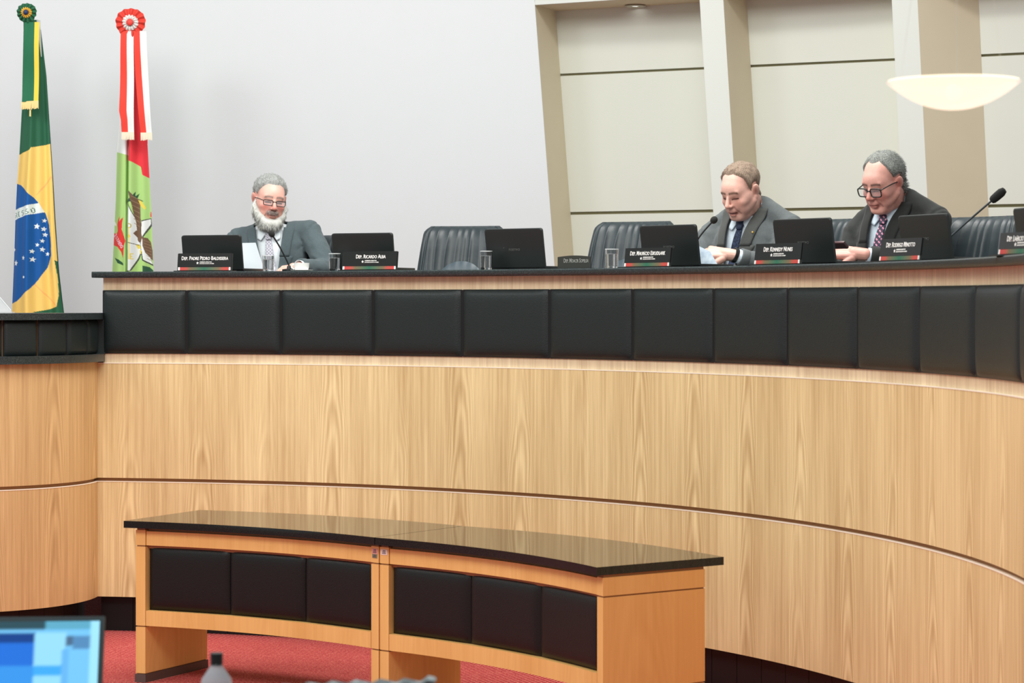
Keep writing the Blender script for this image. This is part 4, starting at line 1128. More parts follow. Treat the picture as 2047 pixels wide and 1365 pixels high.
def tuft_mesh(A, N, idx, length, width, flow, rnd, n):
    V = []; Fc = []
    for _ in range(n):
        i = idx[rnd.randrange(len(idx))]; p = Vector(A[i]); nn = Vector(N[i])
        d = (nn * .55 + Vector(flow(A[i])) + Vector((rnd.uniform(-1, 1), rnd.uniform(-1, 1), rnd.uniform(-1, 1))) * .45).normalized()
        s = d.cross(nn + Vector((.01, .02, .03))).normalized() * width * .5; L = length * rnd.uniform(.6, 1.3)
        p = p - nn * .003; m_ = p + d * L * .5 + s * rnd.uniform(-.6, .6); e = p + d * L - Vector((0, 0, L * .25))
        k = len(V); V += [p - s, p + s, m_ + s * .8, m_ - s * .8, e]; Fc += [(k, k + 1, k + 2, k + 3), (k + 3, k + 2, k + 4)]
    return V, Fc
def shell(A, Fc, N, w, thick, nz_amp, nz_scale, seed, stretch=(1, 1, 1)):
    """offset copy of part of a surface where w>0; w in 0..1 drives thickness"""
    keep = w > 0.02
    D = np.array([mnoise.noise(Vector((p[0] * stretch[0], p[1] * stretch[1], p[2] * stretch[2])) * nz_scale + Vector((seed, 0, 0))) for p in A])
    off = -.0015 + w * thick + w * nz_amp * D
    B_ = A + N * off[:, None]
    ids = np.where(keep)[0]; mp = -np.ones(len(A), int); mp[ids] = np.arange(len(ids))
    F2_ = [tuple(int(mp[i]) for i in f) for f in Fc if all(keep[i] for i in f)]
    return B_[ids], F2_, ids
def hairmat(name, a, b, scale=(60, 60, 12)):
    m, N, L, B = newmat(name); tc = N.new('ShaderNodeTexCoord'); mp = N.new('ShaderNodeMapping'); mp.inputs['Scale'].default_value = scale
    nz = N.new('ShaderNodeTexNoise'); nz.inputs['Scale'].default_value = 6; nz.inputs['Detail'].default_value = 5; nz.inputs['Roughness'].default_value = .7
    L.new(tc.outputs['Object'], mp.inputs[0]); L.new(mp.outputs[0], nz.inputs['Vector'])
    r = N.new('ShaderNodeValToRGB'); r.color_ramp.elements[0].position = .32; r.color_ramp.elements[1].position = .68
    r.color_ramp.elements[0].color = lin(*a); r.color_ramp.elements[1].color = lin(*b)
    L.new(nz.outputs['Fac'], r.inputs[0]); L.new(r.outputs[0], B.inputs['Base Color'])
    bp = N.new('ShaderNodeBump'); bp.inputs['Strength'].default_value = .8; bp.inputs['Distance'].default_value = .004; L.new(nz.outputs['Fac'], bp.inputs['Height']); L.new(bp.outputs[0], B.inputs['Normal'])
    B.inputs['Roughness'].default_value = .7; B.inputs['Specular IOR Level'].default_value = .25
    return m
def fabric(name, a, b, scale=500, rough=.85, kind='noise'):
    m, N, L, B = newmat(name); tc = N.new('ShaderNodeTexCoord')
    if kind == 'noise': t = N.new('ShaderNodeTexNoise'); t.inputs['Detail'].default_value = 3
    elif kind == 'dots': t = N.new('ShaderNodeTexVoronoi')
    else: t = N.new('ShaderNodeTexChecker')
    t.inputs['Scale'].default_value = scale; L.new(tc.outputs['Object'], t.inputs['Vector'])
    r = N.new('ShaderNodeValToRGB'); r.color_ramp.elements[0].position = .35; r.color_ramp.elements[1].position = .65
    r.color_ramp.elements[0].color = lin(*a); r.color_ramp.elements[1].color = lin(*b)
    o_ = t.outputs['Distance'] if kind == 'dots' else t.outputs['Fac']
    L.new(o_, r.inputs[0]); L.new(r.outputs[0], B.inputs['Base Color']); B.inputs['Roughness'].default_value = rough
    B.inputs['Specular IOR Level'].default_value = .25; B.inputs['Sheen Weight'].default_value = .12
    return m
M_skin = attrmat('skin', .42, .4, bump=.12, bscale=220)
M_skin.node_tree.nodes['Principled BSDF'].inputs['Subsurface Weight'].default_value = .08
M_skin.node_tree.nodes['Principled BSDF'].inputs['Subsurface Radius'].default_value = (.01, .004, .002)

def rot_head(H):
    return Matrix.Translation(Vector(H['pos'])) @ Matrix.Rotation(math.radians(H.get('yaw', 0)), 4, 'Z') @ Matrix.Rotation(math.radians(H.get('roll', 0)), 4, 'Y') @ Matrix.Rotation(math.radians(H.get('pitch', 0)), 4, 'X') @ Matrix.Scale(H.get('scale', 1.1), 4)

def hand_prims(wrist, direction, palm_n, thumb_side, curl, sc=1.0, spread=.1):
    """wrist point, direction of the fingers, normal of the palm's back, side of the thumb (+1/-1), curl radians per joint"""
    W = Vector(wrist); d = Vector(direction).normalized(); n = Vector(palm_n); n = (n - d * n.dot(d)).normalized(); s = d.cross(n) * thumb_side
    pr = [('c', W - d * .03, W + d * .02, .024 * sc, .026 * sc)]
    for k, off in enumerate((.028, .010, -.009, -.027)):
        pr.append(('c', W + d * .015 + s * off * .6, W + d * .082 * sc + s * off * sc, .0165 * sc, .0125 * sc))
    lens = [(.040, .024, .019), (.044, .028, .020), (.041, .026, .019), (.032, .020, .017)]
    for k, off in enumerate((.029, .010, -.010, -.029)):
        p = W + d * (.086 - .006 * abs(k - 1)) * sc + s * off * sc; dd = (d + s * spread * (1.5 - k) * .6).normalized(); ang = 0
        c = curl[k] if isinstance(curl, (list, tuple)) else curl
        for j, L in enumerate(lens[k]):
            ang = c * (.7 if j == 0 else 1.0)
            ax = dd.cross(n).normalized(); R = Matrix.Rotation(-ang, 3, ax); dd = (R @ dd).normalized(); n2 = n
            q = p + dd * L * sc; pr.append(('c', p, q, (.0098 - .0009 * j) * sc, (.0092 - .0009 * j) * sc)); p = q
            n = (R @ n).normalized()
        n = Vector(palm_n); n = (n - d * n.dot(d)).normalized()
    p = W + d * .02 * sc + s * .026 * sc - n * .006; td = (d * .75 + s * .62 - n * .35).normalized()
    for L, r0, r1 in ((.042, .0155, .0125), (.032, .0118, .0105), (.024, .0105, .009)):
        q = p + td * L * sc; pr.append(('c', p, q, r0 * sc, r1 * sc)); p = q; td = (td + d * .32 - s * .28).normalized()
    return pr

def drape(name, bvh, poly_fn, nu, nv, off, thick, m, parent, back=.03, dir_=(0, 1, 0), start=-1.0, edge=.35):
    """sheet laid on a body: poly_fn(u,v)->(x,z); rays run along dir_"""
    D = Vector(dir_).normalized(); P_ = []; last = 0
    for j in range(nv + 1):
        for i in range(nu + 1):
            x, z = poly_fn(i / nu, j / nv); o_ = Vector((x, 0, z)) + D * start
            h = bvh.ray_cast(o_, D)[0]
            t = (h - o_).length if h is not None else last
            last = t
            P_.append([o_, t])
    # smooth the depth so the cloth bridges hollows
    T_ = np.array([p[1] for p in P_]).reshape(nv + 1, nu + 1)
    for _ in range(3):
        Q = T_.copy(); Q[1:-1] = (T_[:-2] + T_[1:-1] * 2 + T_[2:]) / 4; T_ = np.minimum(Q, T_)
    front = [P_[k][0] + D * (T_.ravel()[k] - off) for k in range(len(P_))]
    bk = [p + D * (thick) for p in front]
    k = nu + 1; n = len(front); fs = []
    for j in range(nv):
        for i in range(nu):
            a = j * k + i; fs.append((a, a + 1, a + k + 1, a + k)); fs.append((n + a + k, n + a + k + 1, n + a + 1, n + a))
    for i in range(nu): a = i; fs.append((a + n, a + 1 + n, a + 1, a)); a = nv * k + i; fs.append((a, a + 1, a + 1 + n, a + n))
    for j in range(nv): a = j * k; fs.append((a, a + k, a + k + n, a + n)); a = j * k + nu; fs.append((a + n, a + k + n, a + k, a))
    return mesh_obj(name, front + bk, fs, m, parent, smooth=True)
def quadfn(a, b, c, d):
    """a,b bottom left/right, d,c top left/right"""
    def f(u, v):
        x = (a[0] * (1 - u) + b[0] * u) * (1 - v) + (d[0] * (1 - u) + c[0] * u) * v
        z = (a[1] * (1 - u) + b[1] * u) * (1 - v) + (d[1] * (1 - u) + c[1] * u) * v
        return x, z
    return f
def edgefn(Lp, Rp):
    """between two z-> x lists: u across, v up"""
    zs0, zs1 = Lp[0][0], Lp[-1][0]
    def f(u, v):
        z = zs0 + (zs1 - zs0) * v
        a = np.interp(z, [q[0] for q in Lp], [q[1] for q in Lp]); b = np.interp(z, [q[0] for q in Rp], [q[1] for q in Rp])
        return a * (1 - u) + b * u, z
    return f

def person(label, loc, yaw, H, T, mats):
    """T: torso/arm layout in the sitter's frame (x to the viewer's right, y away, z up from the seat)"""
    root = empty('person', loc, math.radians(yaw)); tag(root, label, 'person', 'men seated at the tribune')
    nk = Vector(T['neck']); MH = rot_head(H); H['neck_local'] = MH.inverted() @ (nk + Vector((0, .012, -.02)))
    sL, sR = Vector(T['shL']), Vector(T['shR']); ch = Vector(T['chest']); be = Vector(T['belly'])
    # --- body (skin): head + neck, hidden trunk, hands, one mesh
    A, Fh = head_blob(H); Nh = normals(A, Fh); C = skin_colours(A, H)
    AW = xf(A, MH)
    V = AW.tolist(); Fs = list(Fh); Cc = C.tolist(); scol = H.get('handskin', H.get('skin', (222, 172, 158)))
    tr_ = [('e', ch, (.15, .09, .18)), ('e', be, (.14, .10, .16)), ('c', nk - Vector((0, 0, .06)), nk + Vector((0, .005, .02)), .06, .06), ('c', sL, sR, .05, .05),
           ('c', be - Vector((.09, 0, .13)), be - Vector((.11, .42, .13)), .08, .06), ('c', be - Vector((-.09, 0, .13)), be - Vector((-.11, .42, .13)), .08, .06),
           ('c', be + Vector((-.11, -.42, -.13)), be + Vector((-.11, -.40, -.50)), .055, .04), ('c', be + Vector((.11, -.42, -.13)), be + Vector((.11, -.40, -.50)), .055, .04)]
    for a in ('L', 'R'):
        tr_ += [('c', T['sh' + a], T['el' + a], .045, .038), ('c', T['el' + a], T['wr' + a], .036, .026)]
    B_, Fb = blob(tr_, .012, 3)
    n = len(V); V += B_.tolist(); Fs += [tuple(i + n for i in f) for f in Fb]; Cc += [list(lin(*scol))] * len(B_)
    for hd in T.get('hands', []):
        B_, Fb = blob(hand_prims(*hd), .0026, 3, .45); n = len(V); V += B_.tolist(); Fs += [tuple(i + n for i in f) for f in Fb]
        cc = np.zeros((len(B_), 4)); cc[:] = lin(*scol)
        nn = np.array([mnoise.noise(Vector(p) * 50) for p in B_]); cc[:, :3] *= (1 + .1 * nn)[:, None]; Cc += cc.tolist()
    mesh_obj('body', V, Fs, M_skin, root, smooth=True, col=Cc)
    # --- hair and beard
    P_ = A
    for (nm, wf, thick, amp, scl, hm, tuft) in H['hair']:
        w_ = wf(P_); B_, F2_, ids = shell(A, Fh, Nh, w_, thick, amp, scl, 3.1, (1, 1, .5))
        if tuft:
            n_t, ln, wd_, flow = tuft; strong = [k for k, i in enumerate(ids) if w_[i] > .3]
            tv, tf = tuft_mesh(B_, Nh[ids], strong, ln, wd_, flow, random.Random(5), n_t)
            n = len(B_); V2 = B_.tolist() + [tuple(v) for v in tv]; F2_ = F2_ + [tuple(i + n for i in f) for f in tf]
        else: V2 = B_.tolist()
        mesh_obj(nm, xf(np.array([list(v) for v in V2]), MH), F2_, hm, root, smooth=True)
    # --- shirt
    sh = [('e', ch, (.165, .108, .20)), ('e', be, (.165, .135, .18)), ('c', nk - Vector((0, 0, .08)), nk - Vector((0, -.004, .004)), .078, .066), ('c', sL, sR, .055, .055)]
    B_, Fb = blob(sh, .009, 6); mesh_obj('shirt', B_, Fb, mats['shirt'], root, smooth=True)
    bshirt = BVHTree.FromPolygons(B_.tolist(), Fb)
    # --- jacket
    jk = [('e', ch, (.188, .128, .215)), ('e', ch + Vector((0, .02, .05)), (.17, .12, .15)), ('e', be, (.188, .158, .20)), ('e', be - Vector((0, 0, .10)), (.19, .15, .10)),
          ('c', sL, sR, .062, .062)]
    for a, s in (('L', sL), ('R', sR)):
        jk += [('c', nk + Vector((math.copysign(.056, s.x - nk.x), .022, -.022 + T.get('tilt', 0) * .10)), s + Vector((0, 0, .012)), .047 + T.get('tilt', 0) * .02, .056), ('e', s, (.068, .070, .066)),
               ('c', s, T['el' + a], .066, .056), ('c', T['el' + a], Vector(T['wr' + a]), .054, .040)]
    jk += [('c', be - Vector((.09, 0, .13)), be - Vector((.12, .40, .13)), .09, .075), ('c', be - Vector((-.09, 0, .13)), be - Vector((-.12, .40, .13)), .09, .075)] if False else []
    B_, Fb = blob(jk, .0075, 7)
    Nj = normals(B_, Fb)
    D = np.array([mnoise.noise(Vector((p[0] * 1.0, p[1] * 1.0, p[2] * .55)) * 13 + Vector((T.get('seed', 0), 0, 0))) + .6 * mnoise.noise(Vector((p[0] * 1.2 + p[2] * .6, p[1], p[2])) * 27) for p in B_])
    arm = np.zeros(len(B_))
    for a in ('L', 'R'):
        for q in (T['el' + a],): arm += np.exp(-(((B_ - np.array(q)) / .13) ** 2).sum(1))
    for a in ('L', 'R'):
        s_ = np.array(sL if a == 'L' else sR); e_ = np.array(T['el' + a]); ax = e_ - s_; ax = ax / np.linalg.norm(ax); sg = np.sign(s_[0] - nk.x)
        rel_ = B_ - s_; t_ = rel_ @ (ax * .55 + np.array([sg * .83, 0, -.1])) - .022
        near = np.exp(-(np.linalg.norm(rel_, axis=1) / .13) ** 4)
        B_ = B_ - Nj * (.0055 * np.exp(-(t_ / .008) ** 2) * near)[:, None]
    B_ = B_ + Nj * (D * (.0048 + .011 * np.clip(arm, 0, 1)))[:, None]
    Bt, Ft = blob([p for p in jk if not (p[0] == 'c' and (Vector(p[2]) - Vector(T['elL'])).length < .001 or p[0] == 'c' and (Vector(p[2]) - Vector(T['elR'])).length < .001 or p[0] == 'c' and ((Vector(p[1]) - Vector(T['elL'])).length < .001 or (Vector(p[1]) - Vector(T['elR'])).length < .001))], .009, 6)
    full = BVHTree.FromPolygons(Bt.tolist(), Ft)
    ap = T['apex']; top = nk.z + .01; cx = lambda z: ap[0] + (nk.x - ap[0]) * np.clip((z - ap[1]) / (top - ap[1]), 0, 1)
    wv = lambda z: T.get('vw', .066) * np.clip((z - ap[1]) / (top - .03 - ap[1]), 0, 1) ** .85
    X, Y, Z = B_[:, 0], B_[:, 1], B_[:, 2]
    cut = (np.abs(X - cx(Z)) < wv(Z) + .004) & (Z > ap[1]) & (Nj[:, 1] < .1) & (Y < nk.y + .02)
    nrad = np.hypot(X - nk.x, (Y - nk.y) / 1.05); cut |= (nrad < .060) & (Z > nk.z - .035)
    for a in ('L', 'R'):
        e, w_ = np.array(T['el' + a]), np.array(T['wr' + a]); ax = (w_ - e) / np.linalg.norm(w_ - e); t = (B_ - w_) @ ax
        cut |= (t > -.012) & (np.linalg.norm(B_ - w_, axis=1) < .09) & (np.linalg.norm((B_ - w_) - t[:, None] * ax, axis=1) < .07)
    Fk = [f for f in Fb if not any(cut[i] for i in f)]
    mesh_obj('jacket', B_, Fk, mats['suit'], root, smooth=True)
    # trousers and shoes, below the desk
    tv = [('c', be - Vector((.09, 0, .13)), be + Vector((-.11, -.42, -.12)), .088, .07), ('c', be - Vector((-.09, 0, .13)), be + Vector((.11, -.42, -.12)), .088, .07),
          ('c', be + Vector((-.11, -.42, -.13)), be + Vector((-.11, -.40, -.48)), .066, .055), ('c', be + Vector((.11, -.42, -.13)), be + Vector((.11, -.40, -.48)), .066, .055)]
    B2, F2b = blob(tv, .014, 3); mesh_obj('trousers', B2, F2b, mats['suit'], root, smooth=True)
    sb = [('c', be + Vector((s_ * .11, -.38, -.545)), be + Vector((s_ * .12, -.56, -.555)), .042, .036) for s_ in (-1, 1)]
    B2, F2b = blob(sb, .01, 2); mesh_obj('shoes', B2, F2b, M_blackplastic, root, smooth=True)
    # lapels
    z0, zt, zn = ap[1] - .01, top - .012, ap[1] + (top - ap[1]) * .60
    lw = T.get('lapel', .062) * .86
    for s in (-1, 1):
        inner = [(z, cx(z) + s * max(0, wv(z) - .004)) for z in np.linspace(z0, zn + .004, 12)]
        outer = [(z, cx(z) + s * (wv(z) + lw * np.clip((z - z0) / (zn - z0), 0, 1) ** .8)) for z in np.linspace(z0, zn + .004, 12)]
        drape('lapel', full, edgefn(inner, outer), 6, 22, .0075, .006, mats['lapel'], root)
        inner = [(z, cx(z) + s * (wv(z) - .006)) for z in np.linspace(zn + .001, zt, 8)]
        outer = [(z, cx(z) + s * (wv(z) + lw * (.72 - .30 * np.clip((z - zn) / (zt - zn), 0, 1)) + .02 * np.clip((z - zn) / (zt - zn), 0, 1))) for z in np.linspace(zn + .001, zt, 8)]
        drape('collar', full, edgefn(inner, outer), 6, 12, .009, .006, mats['lapel'], root)
    # back collar of the jacket: a band round the nape
    mb = MB(); pth = [(nk.x + .078 * math.sin(a), nk.y + .012 - .0 + .078 * math.cos(a), nk.z + .002 - .012 * (1 - math.cos(a)) * .8) for a in np.linspace(-1.4, 1.4, 21)]
    rows = [(1.0, -.035), (.93, .0), (.90, .022), (.86, .020), (.86, -.03)]
    vs = []; fs = []
    for (x_, y_, z_) in pth:
        for (sc_, dz) in rows: vs.append((nk.x + (x_ - nk.x) * sc_ * 1.02, nk.y + .012 + (y_ - nk.y - .012) * sc_ * 1.02, z_ + dz + T.get('tilt', 0) * (y_ - nk.y + .05)))
    for i in range(20):
        for j in range(4): a = i * 5 + j; fs.append((a, a + 5, a + 6, a + 1))
    mesh_obj('collar_band', vs, fs, mats['lapel'], root, smooth=True)
    # shirt collar
    vs = []; fs = []
    for i, a in enumerate(np.linspace(-2.75, 2.75, 25)):
        for (r_, dz) in ((.070, -.03), (.0675, .004), (.066, .02), (.063, .02), (.063, -.02)):
            vs.append((nk.x + r_ * math.sin(a), nk.y + .008 + r_ * math.cos(a), nk.z + dz - .018 * (1 - math.cos(a)) * .5 + T.get('tilt', 0) * .6 * (r_ * math.cos(a) + .05)))
    for i in range(24):
        for j in range(4): a = i * 5 + j; fs.append((a, a + 5, a + 6, a + 1))
    mesh_obj('shirt_collar', vs, fs, mats['shirt'], root, smooth=True)
    kz = nk.z - .035 + T.get('knotdz', 0); kx = nk.x
    for s in (-1, 1):
        f = quadfn((kx + s * .040, kz - .040), (kx + s * .062, kz - .028), (kx + s * .058, kz + .030), (kx + s * .004, kz + .012))
        drape('collar_wing', bshirt, f, 6, 6, .014, .004, mats['shirt'], root)
    # tie
    drape('tie_knot', bshirt, quadfn((kx - .013, kz - .034), (kx + .013, kz - .034), (kx + .021, kz + .006), (kx - .021, kz + .006)), 6, 6, .017, .014, mats['tie'], root)
    bx = ap[0] + T.get('tiedx', 0)
    drape('tie', bshirt, lambda u, v: ((kx * v + bx * (1 - v)) + (u - .5) * 2 * (.014 + .022 * (1 - v) ** .8), (ap[1] - .04) + (kz - .032 - ap[1] + .04) * v), 8, 26, .010, .005, mats['tie'], root)
    # cuffs
    for a in ('L', 'R'):
        e, w_ = Vector(T['el' + a]), Vector(T['wr' + a]); d = (w_ - e).normalized()
        Mx = Matrix.Translation(w_) @ d.to_track_quat('Z', 'Y').to_matrix().to_4x4()
        MB().lathe([(.030, -.05), (.0335, -.03), (.0335, .004), (.0315, .005), (.0305, -.03)], 26, Mx, cap=False).build('shirt_cuff', mats['shirt'], root, smooth=True)
        MB().lathe([(.036, -.008), (.0415, -.008), (.043, -.012), (.045, -.045), (.040, -.05)], 28, Mx, cap=False).build('sleeve_hem', mats['suit'], root, smooth=True)
    return root, MH, bshirt, full

def glasses(root, MH, col, w_, h, thick, zc, lensm=None, rect=.35, yc=-.099, name='glasses', drop=0.0):
    """frames in head coordinates"""
    def ring(cx):
        pts = []
        for k in range(36):
            a = 2 * PI * k / 36; c, s = math.cos(a), math.sin(a)
            x = w_ / 2 * math.copysign(abs(c) ** rect, c); z = h / 2 * math.copysign(abs(s) ** rect, s) * (1 - .06 * math.copysign(1, cx) * 0)
            pts.append((cx + x * (1 - .04 * (z < 0)), yc + .10 * (abs(cx + x)) ** 2 * 18 * .5, zc + z))
        return pts
    mb = MB(); g = root
    cxs = (-w_ / 2 - .009, w_ / 2 + .009)
    for cx in cxs:
        p = ring(cx); mb.tube(p + [p[0]], thick, 8)
    mb.tube([(-.0095, yc, zc + h * .18), (-.004, yc - .003, zc + h * .26), (.004, yc - .003, zc + h * .26), (.0095, yc, zc + h * .18)], thick, 8)
    for s in (-1, 1):
        xo = s * (w_ + .009)
        mb.tube([(xo, yc + .004, zc + h * .32), (xo + s * .004, yc + .018, zc + h * .36), (s * .0775, -.03, zc + h * .36 + .002), (s * .0835, .012, zc + h * .3 + .002), (s * .084, .026, zc - .008)], thick * .95, 8)
    v = [MH @ Vector(p) for p in mb.v]
    fr = mesh_obj(name, v, mb.f, col, root, smooth=True)
    for cx in cxs:
        p = ring(cx); c = [sum(q[i] for q in p) / 36 for i in range(3)]
        vs = [MH @ Vector(q) for q in p + [c]]; mesh_obj('lens', vs, [(i, (i + 1) % 36, 36) for i in range(36)], lensm, fr)
m, N, L, B = newmat('clear_lens'); B.inputs['Base Color'].default_value = (.9, .95, 1, 1); B.inputs['Alpha'].default_value = .16; B.inputs['Roughness'].default_value = .05; B.inputs['Specular IOR Level'].default_value = .8; M_lens = m
M_frame = mat('dark_glasses_frame', (30, 36, 34), .3)

def seat(px, p):
    x, y, s = on_desk(px, p); return (x, y, 1.50)
def line_w(P, front, side, back, sd=.022):
    """hair weight: z of the hairline as the head turns from front to back"""
    ang = np.degrees(np.arctan2(np.abs(P[:, 0]), -P[:, 1] + .01))     # 0 at the face, 180 at the nape
    hz = np.interp(ang, [0, 25, 45, 62, 78, 90, 100, 112, 124, 140, 180], [front, front + .002, side[0], side[1], side[2], side[3], side[3] + .004, side[3], side[4], back, back])
    w = sstep(-.002, sd, P[:, 2] - hz) * (np.abs(P[:, 0]) < .0885 - .0 * P[:, 2])
    ear = g3(P, (.084, .012, -.004), (.012, .022, .030)) + g3(P, (-.084, .012, -.004), (.012, .022, .030))
    return w * (.62 + .38 * sstep(.0, .09, P[:, 2])) * (ear < .62)
# --- the bearded man
grey = hairmat('silver_hair', (118, 120, 118), (196, 198, 194)); beard = hairmat('white_beard', (178, 178, 172), (232, 232, 226))
must = hairmat('dark_moustache', (116, 98, 92), (176, 160, 152)); 
def beard_w(P):
    ang = np.degrees(np.arctan2(np.abs(P[:, 0]), -P[:, 1]))
    top_ = np.interp(ang, [0, 12, 22, 34, 48, 62, 80, 88], [-.083, -.083, -.078, -.066, -.052, -.036, .0, .03])
    w = sstep(0, .03, top_ - P[:, 2]) * sstep(-.17, -.13, P[:, 2]) * sstep(92, 78, ang)
    return w
def must_w(P): return sstep(.0, .004, -.0435 - P[:, 2]) * sstep(-.064, -.058, P[:, 2]) * sstep(.034, .026, np.abs(P[:, 0])) * (P[:, 1] < -.06)
H1 = dict(pos=(.002, -.10, .685), yaw=26, pitch=9, roll=6, scale=1.01, fat=1.10, skin=(224, 172, 156), red=(212, 116, 104), redness=.75, brow=(120, 106, 100), browk=.6,
    hair=[('hair', lambda P: line_w(P, .085, (.076, .052, .022, .030, -.03), -.065), .013, .006, 55, grey, (3200, .011, .0016, lambda p: (0, .1, .35))),
          ('beard', beard_w, .022, .010, 45, beard, (3600, .016, .0016, lambda p: (0, -.2, -.8))),
          ('moustache', must_w, .006, .002, 90, must, (300, .010, .0013, lambda p: (0, -.2, -.8)))])
T1 = dict(neck=(0, -.035, .545), shL=(-.185, -.01, .475), shR=(.20, -.01, .520), chest=(.0, -.03, .38), belly=(0, -.07, .17), apex=(.03, .13), tiedx=.012, vw=.082,
    elL=(-.27, -.12, .30), wrL=(-.20, -.37, .325), elR=(.32, -.14, .32), wrR=(.20, -.36, .33), lapel=.07,
    hands=[((-.19, -.41, .325), (.35, -.85, .1), (-.3, 0, .9), -1, .5, .95), ((.185, -.40, .325), (-.35, -.9, -.05), (0, -.1, 1), 1, .45, .95)])
suit1 = fabric('charcoal_blue_suit', (64, 76, 80), (94, 106, 110), 700); suit1l = fabric('charcoal_blue_lapel', (60, 72, 76), (88, 100, 104), 700)
tie1 = fabric('lavender_check_tie', (158, 156, 168), (206, 204, 214), 120, .6, 'check')
p1, MH1, bs1, bj1 = person('bearded man with grey hair and glasses in a slate suit, smiling down to his left', seat(545, 1.0), -4, H1, T1,
    dict(suit=suit1, lapel=suit1l, shirt=fabric('white_shirt', (214, 222, 228), (232, 238, 240), 300), tie=tie1))
glasses(p1, MH1, M_frame, .051, .027, .0021, -.004, M_lens, .42, -.098)

# --- the man in the grey suit
brown = hairmat('brown_grey_hair', (98, 78, 62), (178, 158, 140))
H2 = dict(pos=(.03, -.150, .66), yaw=-8, pitch=25, roll=2, scale=1.0, fat=1.12, skin=(226, 176, 160), red=(212, 140, 124), redness=.45, brow=(112, 86, 70), browk=.75, mouth=.007, stubble=.28,
    hair=[('hair', lambda P: line_w(P, .098, (.090, .072, -.004, .030, -.03), -.060), .010, .004, 60, brown, (3000, .009, .0015, lambda p: (0, -.9, .15)))])
T2 = dict(tilt=.28, knotdz=-.03, neck=(.02, -.05, .585), shL=(-.19, -.055, .455), shR=(.215, -.01, .49), chest=(.01, -.045, .37), belly=(0, -.07, .17), apex=(-.035, .12), vw=.070, seed=5, tiedx=-.005,
    elL=(-.215, -.16, .25), wrL=(-.10, -.39, .33), elR=(.27, -.18, .28), wrR=(.145, -.35, .355), lapel=.075,
    hands=[((-.08, -.41, .34), (.2, -.8, .1), (-.3, 0, .9), -1, .5, 1.0), ((.115, -.375, .362), (-.92, -.35, .12), (-.1, -.6, .8), -1, [.25, .5, .6, .7], 1.14)])
suit2 = fabric('grey_wool_suit', (74, 80, 82), (106, 112, 112), 700); suit2l = fabric('dark_grey_lapel', (64, 66, 64), (88, 90, 88), 700)
p2, MH2, bs2, bj2 = person('man in a mid-grey suit and navy tie, head bowed, speaking into a microphone', seat(1503, .93), -38, H2, T2,
    dict(suit=suit2, lapel=suit2l, shirt=fabric('pale_blue_shirt', (196, 210, 222), (216, 228, 236), 300), tie=fabric('navy_dotted_tie', (52, 66, 96), (26, 34, 54), 170, .6, 'dots')))

# --- the man in black
dk = hairmat('dark_grey_hair', (50, 52, 48), (168, 172, 166), (44, 12, 60)); 
def hair3(P): 
    w = line_w(P, .106, (.110, .086, .030, .030, -.03), -.080)
    return w * (1 + 2.6 * g3(P, (0, .10, -.03), (.09, .06, .038)) + .8 * g3(P, (.08, .05, .02), (.03, .05, .04)) + .8 * g3(P, (-.08, .05, .02), (.03, .05, .04)) + .5 * g3(P, (0, .05, .10), (.08, .06, .05)))
H3 = dict(pos=(.03, -.15, .662), yaw=-6, pitch=23, roll=3, scale=.98, fat=1.14, skin=(218, 160, 146), red=(196, 104, 92), redness=.7, brow=(96, 74, 66), browk=.7,
    hair=[('hair', hair3, .011, .004, 34, dk, (2600, .018, .0016, lambda p: (0, 1.1, -.1)))])
T3 = dict(tilt=.3, knotdz=-.03, neck=(.025, -.05, .585), shL=(-.155, -.06, .45), shR=(.215, -.01, .50), chest=(.01, -.045, .37), belly=(0, -.07, .17), apex=(-.03, .12), vw=.066, seed=11, tiedx=-.01,
    elL=(-.175, -.17, .25), wrL=(-.12, -.38, .33), elR=(.30, -.16, .30), wrR=(.09, -.35, .345), lapel=.075,
    hands=[((-.12, -.41, .335), (.15, -.9, .15), (-.3, 0, .9), -1, .5, 1.0), ((.06, -.375, .352), (-.94, -.3, .10), (-.1, -.6, .8), -1, [.35, .5, .6, .65], 1.14)])
suit3 = fabric('black_suit', (34, 36, 35), (54, 56, 54), 700); suit3l = fabric('black_lapel', (30, 31, 30), (46, 48, 46), 700)
def plaid():
    m, N, L, B = newmat('pink_navy_plaid_tie'); tc = N.new('ShaderNodeTexCoord')
    def wv(rot, sc):
        mp = N.new('ShaderNodeMapping'); mp.inputs['Rotation'].default_value = (0, rot, 0); L.new(tc.outputs['Object'], mp.inputs[0])
        w_ = N.new('ShaderNodeTexWave'); w_.inputs['Scale'].default_value = sc; L.new(mp.outputs[0], w_.inputs['Vector']); return w_.outputs['Fac']
    a, b = wv(.8, 18), wv(-.8, 18)
    r = N.new('ShaderNodeValToRGB'); e = r.color_ramp.elements; e[0].position = .3; e[0].color = lin(58, 58, 76); e[1].position = .95; e[1].color = lin(238, 170, 196)
    k = e.new(.55); k.color = lin(150, 60, 96); L.new(a, r.inputs[0])
    mx = N.new('ShaderNodeMix'); mx.data_type = 'RGBA'; mx.inputs['B'].default_value = lin(54, 60, 80)
    mr = N.new('ShaderNodeMapRange'); mr.inputs['From Min'].default_value = .55; mr.inputs['From Max'].default_value = .9; L.new(b, mr.inputs['Value'])
    L.new(mr.outputs[0], mx.inputs['Factor']); L.new(r.outputs[0], mx.inputs['A']); L.new(mx.outputs['Result'], B.inputs['Base Color']); B.inputs['Roughness'].default_value = .6
    return m
p3, MH3, bs3, bj3 = person('man in a black suit, plaid tie and dark glasses, looking down at his phone', seat(1790, .93), -42, H3, T3,
    dict(suit=suit3, lapel=suit3l, shirt=fabric('pale_blue_shirt', (190, 208, 222), (212, 226, 236), 300), tie=plaid()))
glasses(p3, MH3, M_frame, .056, .038, .0029, -.006, M_lens, .42, -.099)

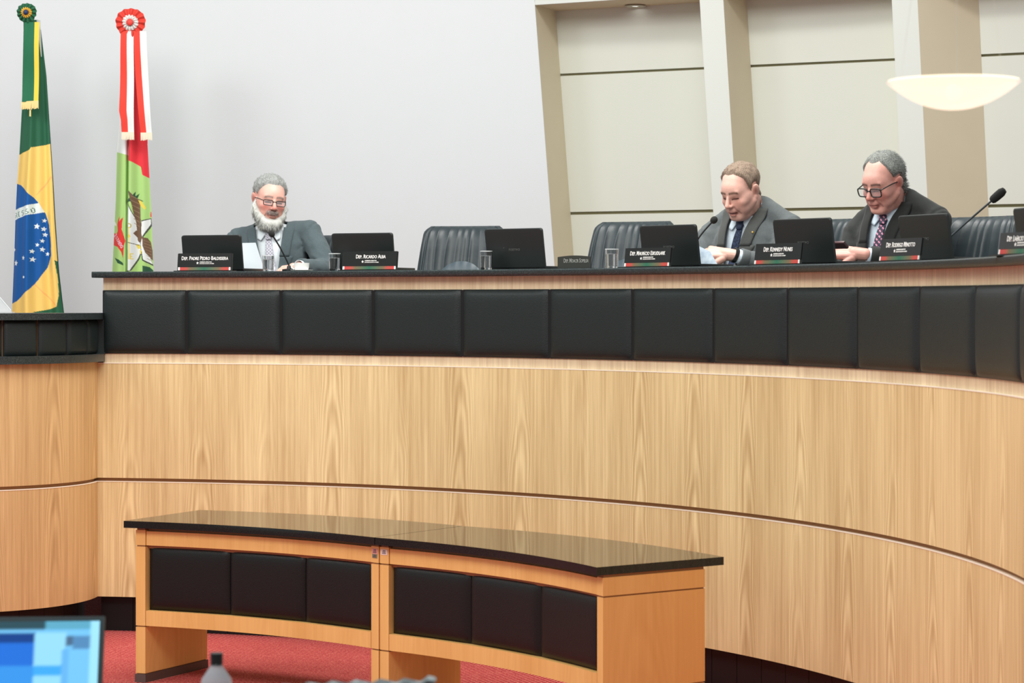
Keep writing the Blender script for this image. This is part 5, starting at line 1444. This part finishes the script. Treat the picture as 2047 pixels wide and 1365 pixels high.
def world_of(root, p): return root.matrix_basis @ Vector(p)
# ring, watch, lapel pin as parts
pin = bj2.ray_cast(Vector((.100, -1, .47)), Vector((0, 1, 0)))[0] or Vector((.100, -.2, .47))
MB().lathe([(0, -.002), (.0045, -.0015), (.005, .001), (0, .002)], 16, Matrix.Translation(pin + Vector((0, -.014, 0))) @ Matrix.Rotation(PI / 2, 4, 'X'), cap=False).build('lapel_pin', mat('gold_pin', (226, 186, 96), .3, metal=.6), p2)
e, w_ = Vector(T2['elR']), Vector(T2['wrR']); d = (w_ - e).normalized()
MB().lathe([(.030, .006), (.0355, .008), (.0355, .022), (.030, .024)], 26, Matrix.Translation(w_) @ d.to_track_quat('Z', 'Y').to_matrix().to_4x4(), cap=False).build('watch', M_blackplastic, p2)

# papers and phone (held, but things of their own)
def sheet(name, label, cat, corners, m, sag=.0):
    A, B_, C_, D_ = [Vector(c) for c in corners]; o_ = (A + C_) / 2; n = (B_ - A).cross(D_ - A).normalized(); vs = []; fs = []; k = 9
    for j in range(k):
        for i in range(k):
            u, v = i / (k - 1), j / (k - 1); vs.append((A * (1 - u) * (1 - v) + B_ * u * (1 - v) + C_ * u * v + D_ * (1 - u) * v) + n * sag * math.sin(PI * u) - o_)
    nn = len(vs); vs += [v + n * .0006 for v in vs]
    for j in range(k - 1):
        for i in range(k - 1): a = j * k + i; fs.append((a, a + 1, a + k + 1, a + k)); fs.append((nn + a + k, nn + a + k + 1, nn + a + 1, nn + a))
    o = mesh_obj(name, vs, fs, m, None, smooth=True); o.location = o_; tag(o, label, cat); return o
x, y, s = on_desk(500, .47); dd = y
M_paper = mat('white_paper', (222, 230, 236), .7); M_paper2 = fabric('bluish_printed_paper', (170, 188, 204), (200, 214, 226), 40, .7)
def dpx(px, py, d): return pxpt(px, py, d)
sheet('paper_sheet', 'white sheet of paper held upright by the bearded man, beside the leftmost laptop', 'paper', [dpx(484, 548, dd), dpx(531, 548, dd + .06), dpx(511, 485, dd + .03), dpx(474, 486, dd)], M_paper)
x, y, s = on_desk(1420, .47); dd = y
sheet('paper_sheet', 'bluish sheet held by the grey-suited man, behind the fourth laptop', 'paper', [dpx(1388, 540, dd), dpx(1441, 540, dd - .03), dpx(1420, 503, dd), dpx(1380, 484, dd + .02)], M_paper2, .01)
x, y, s = on_desk(1680, .42)
ph = empty('phone', dpx(1676, 490, y), math.radians(-50)); tag(ph, 'dark phone held by the man in black, partly behind the fifth laptop', 'phone')
MB().box(-.03, .045, -.006, .006, -.018, .02, Matrix.Rotation(math.radians(50), 4, 'X'), bev=.003).build('phone_body', mat('phone_dark_red', (70, 34, 36), .3), ph)
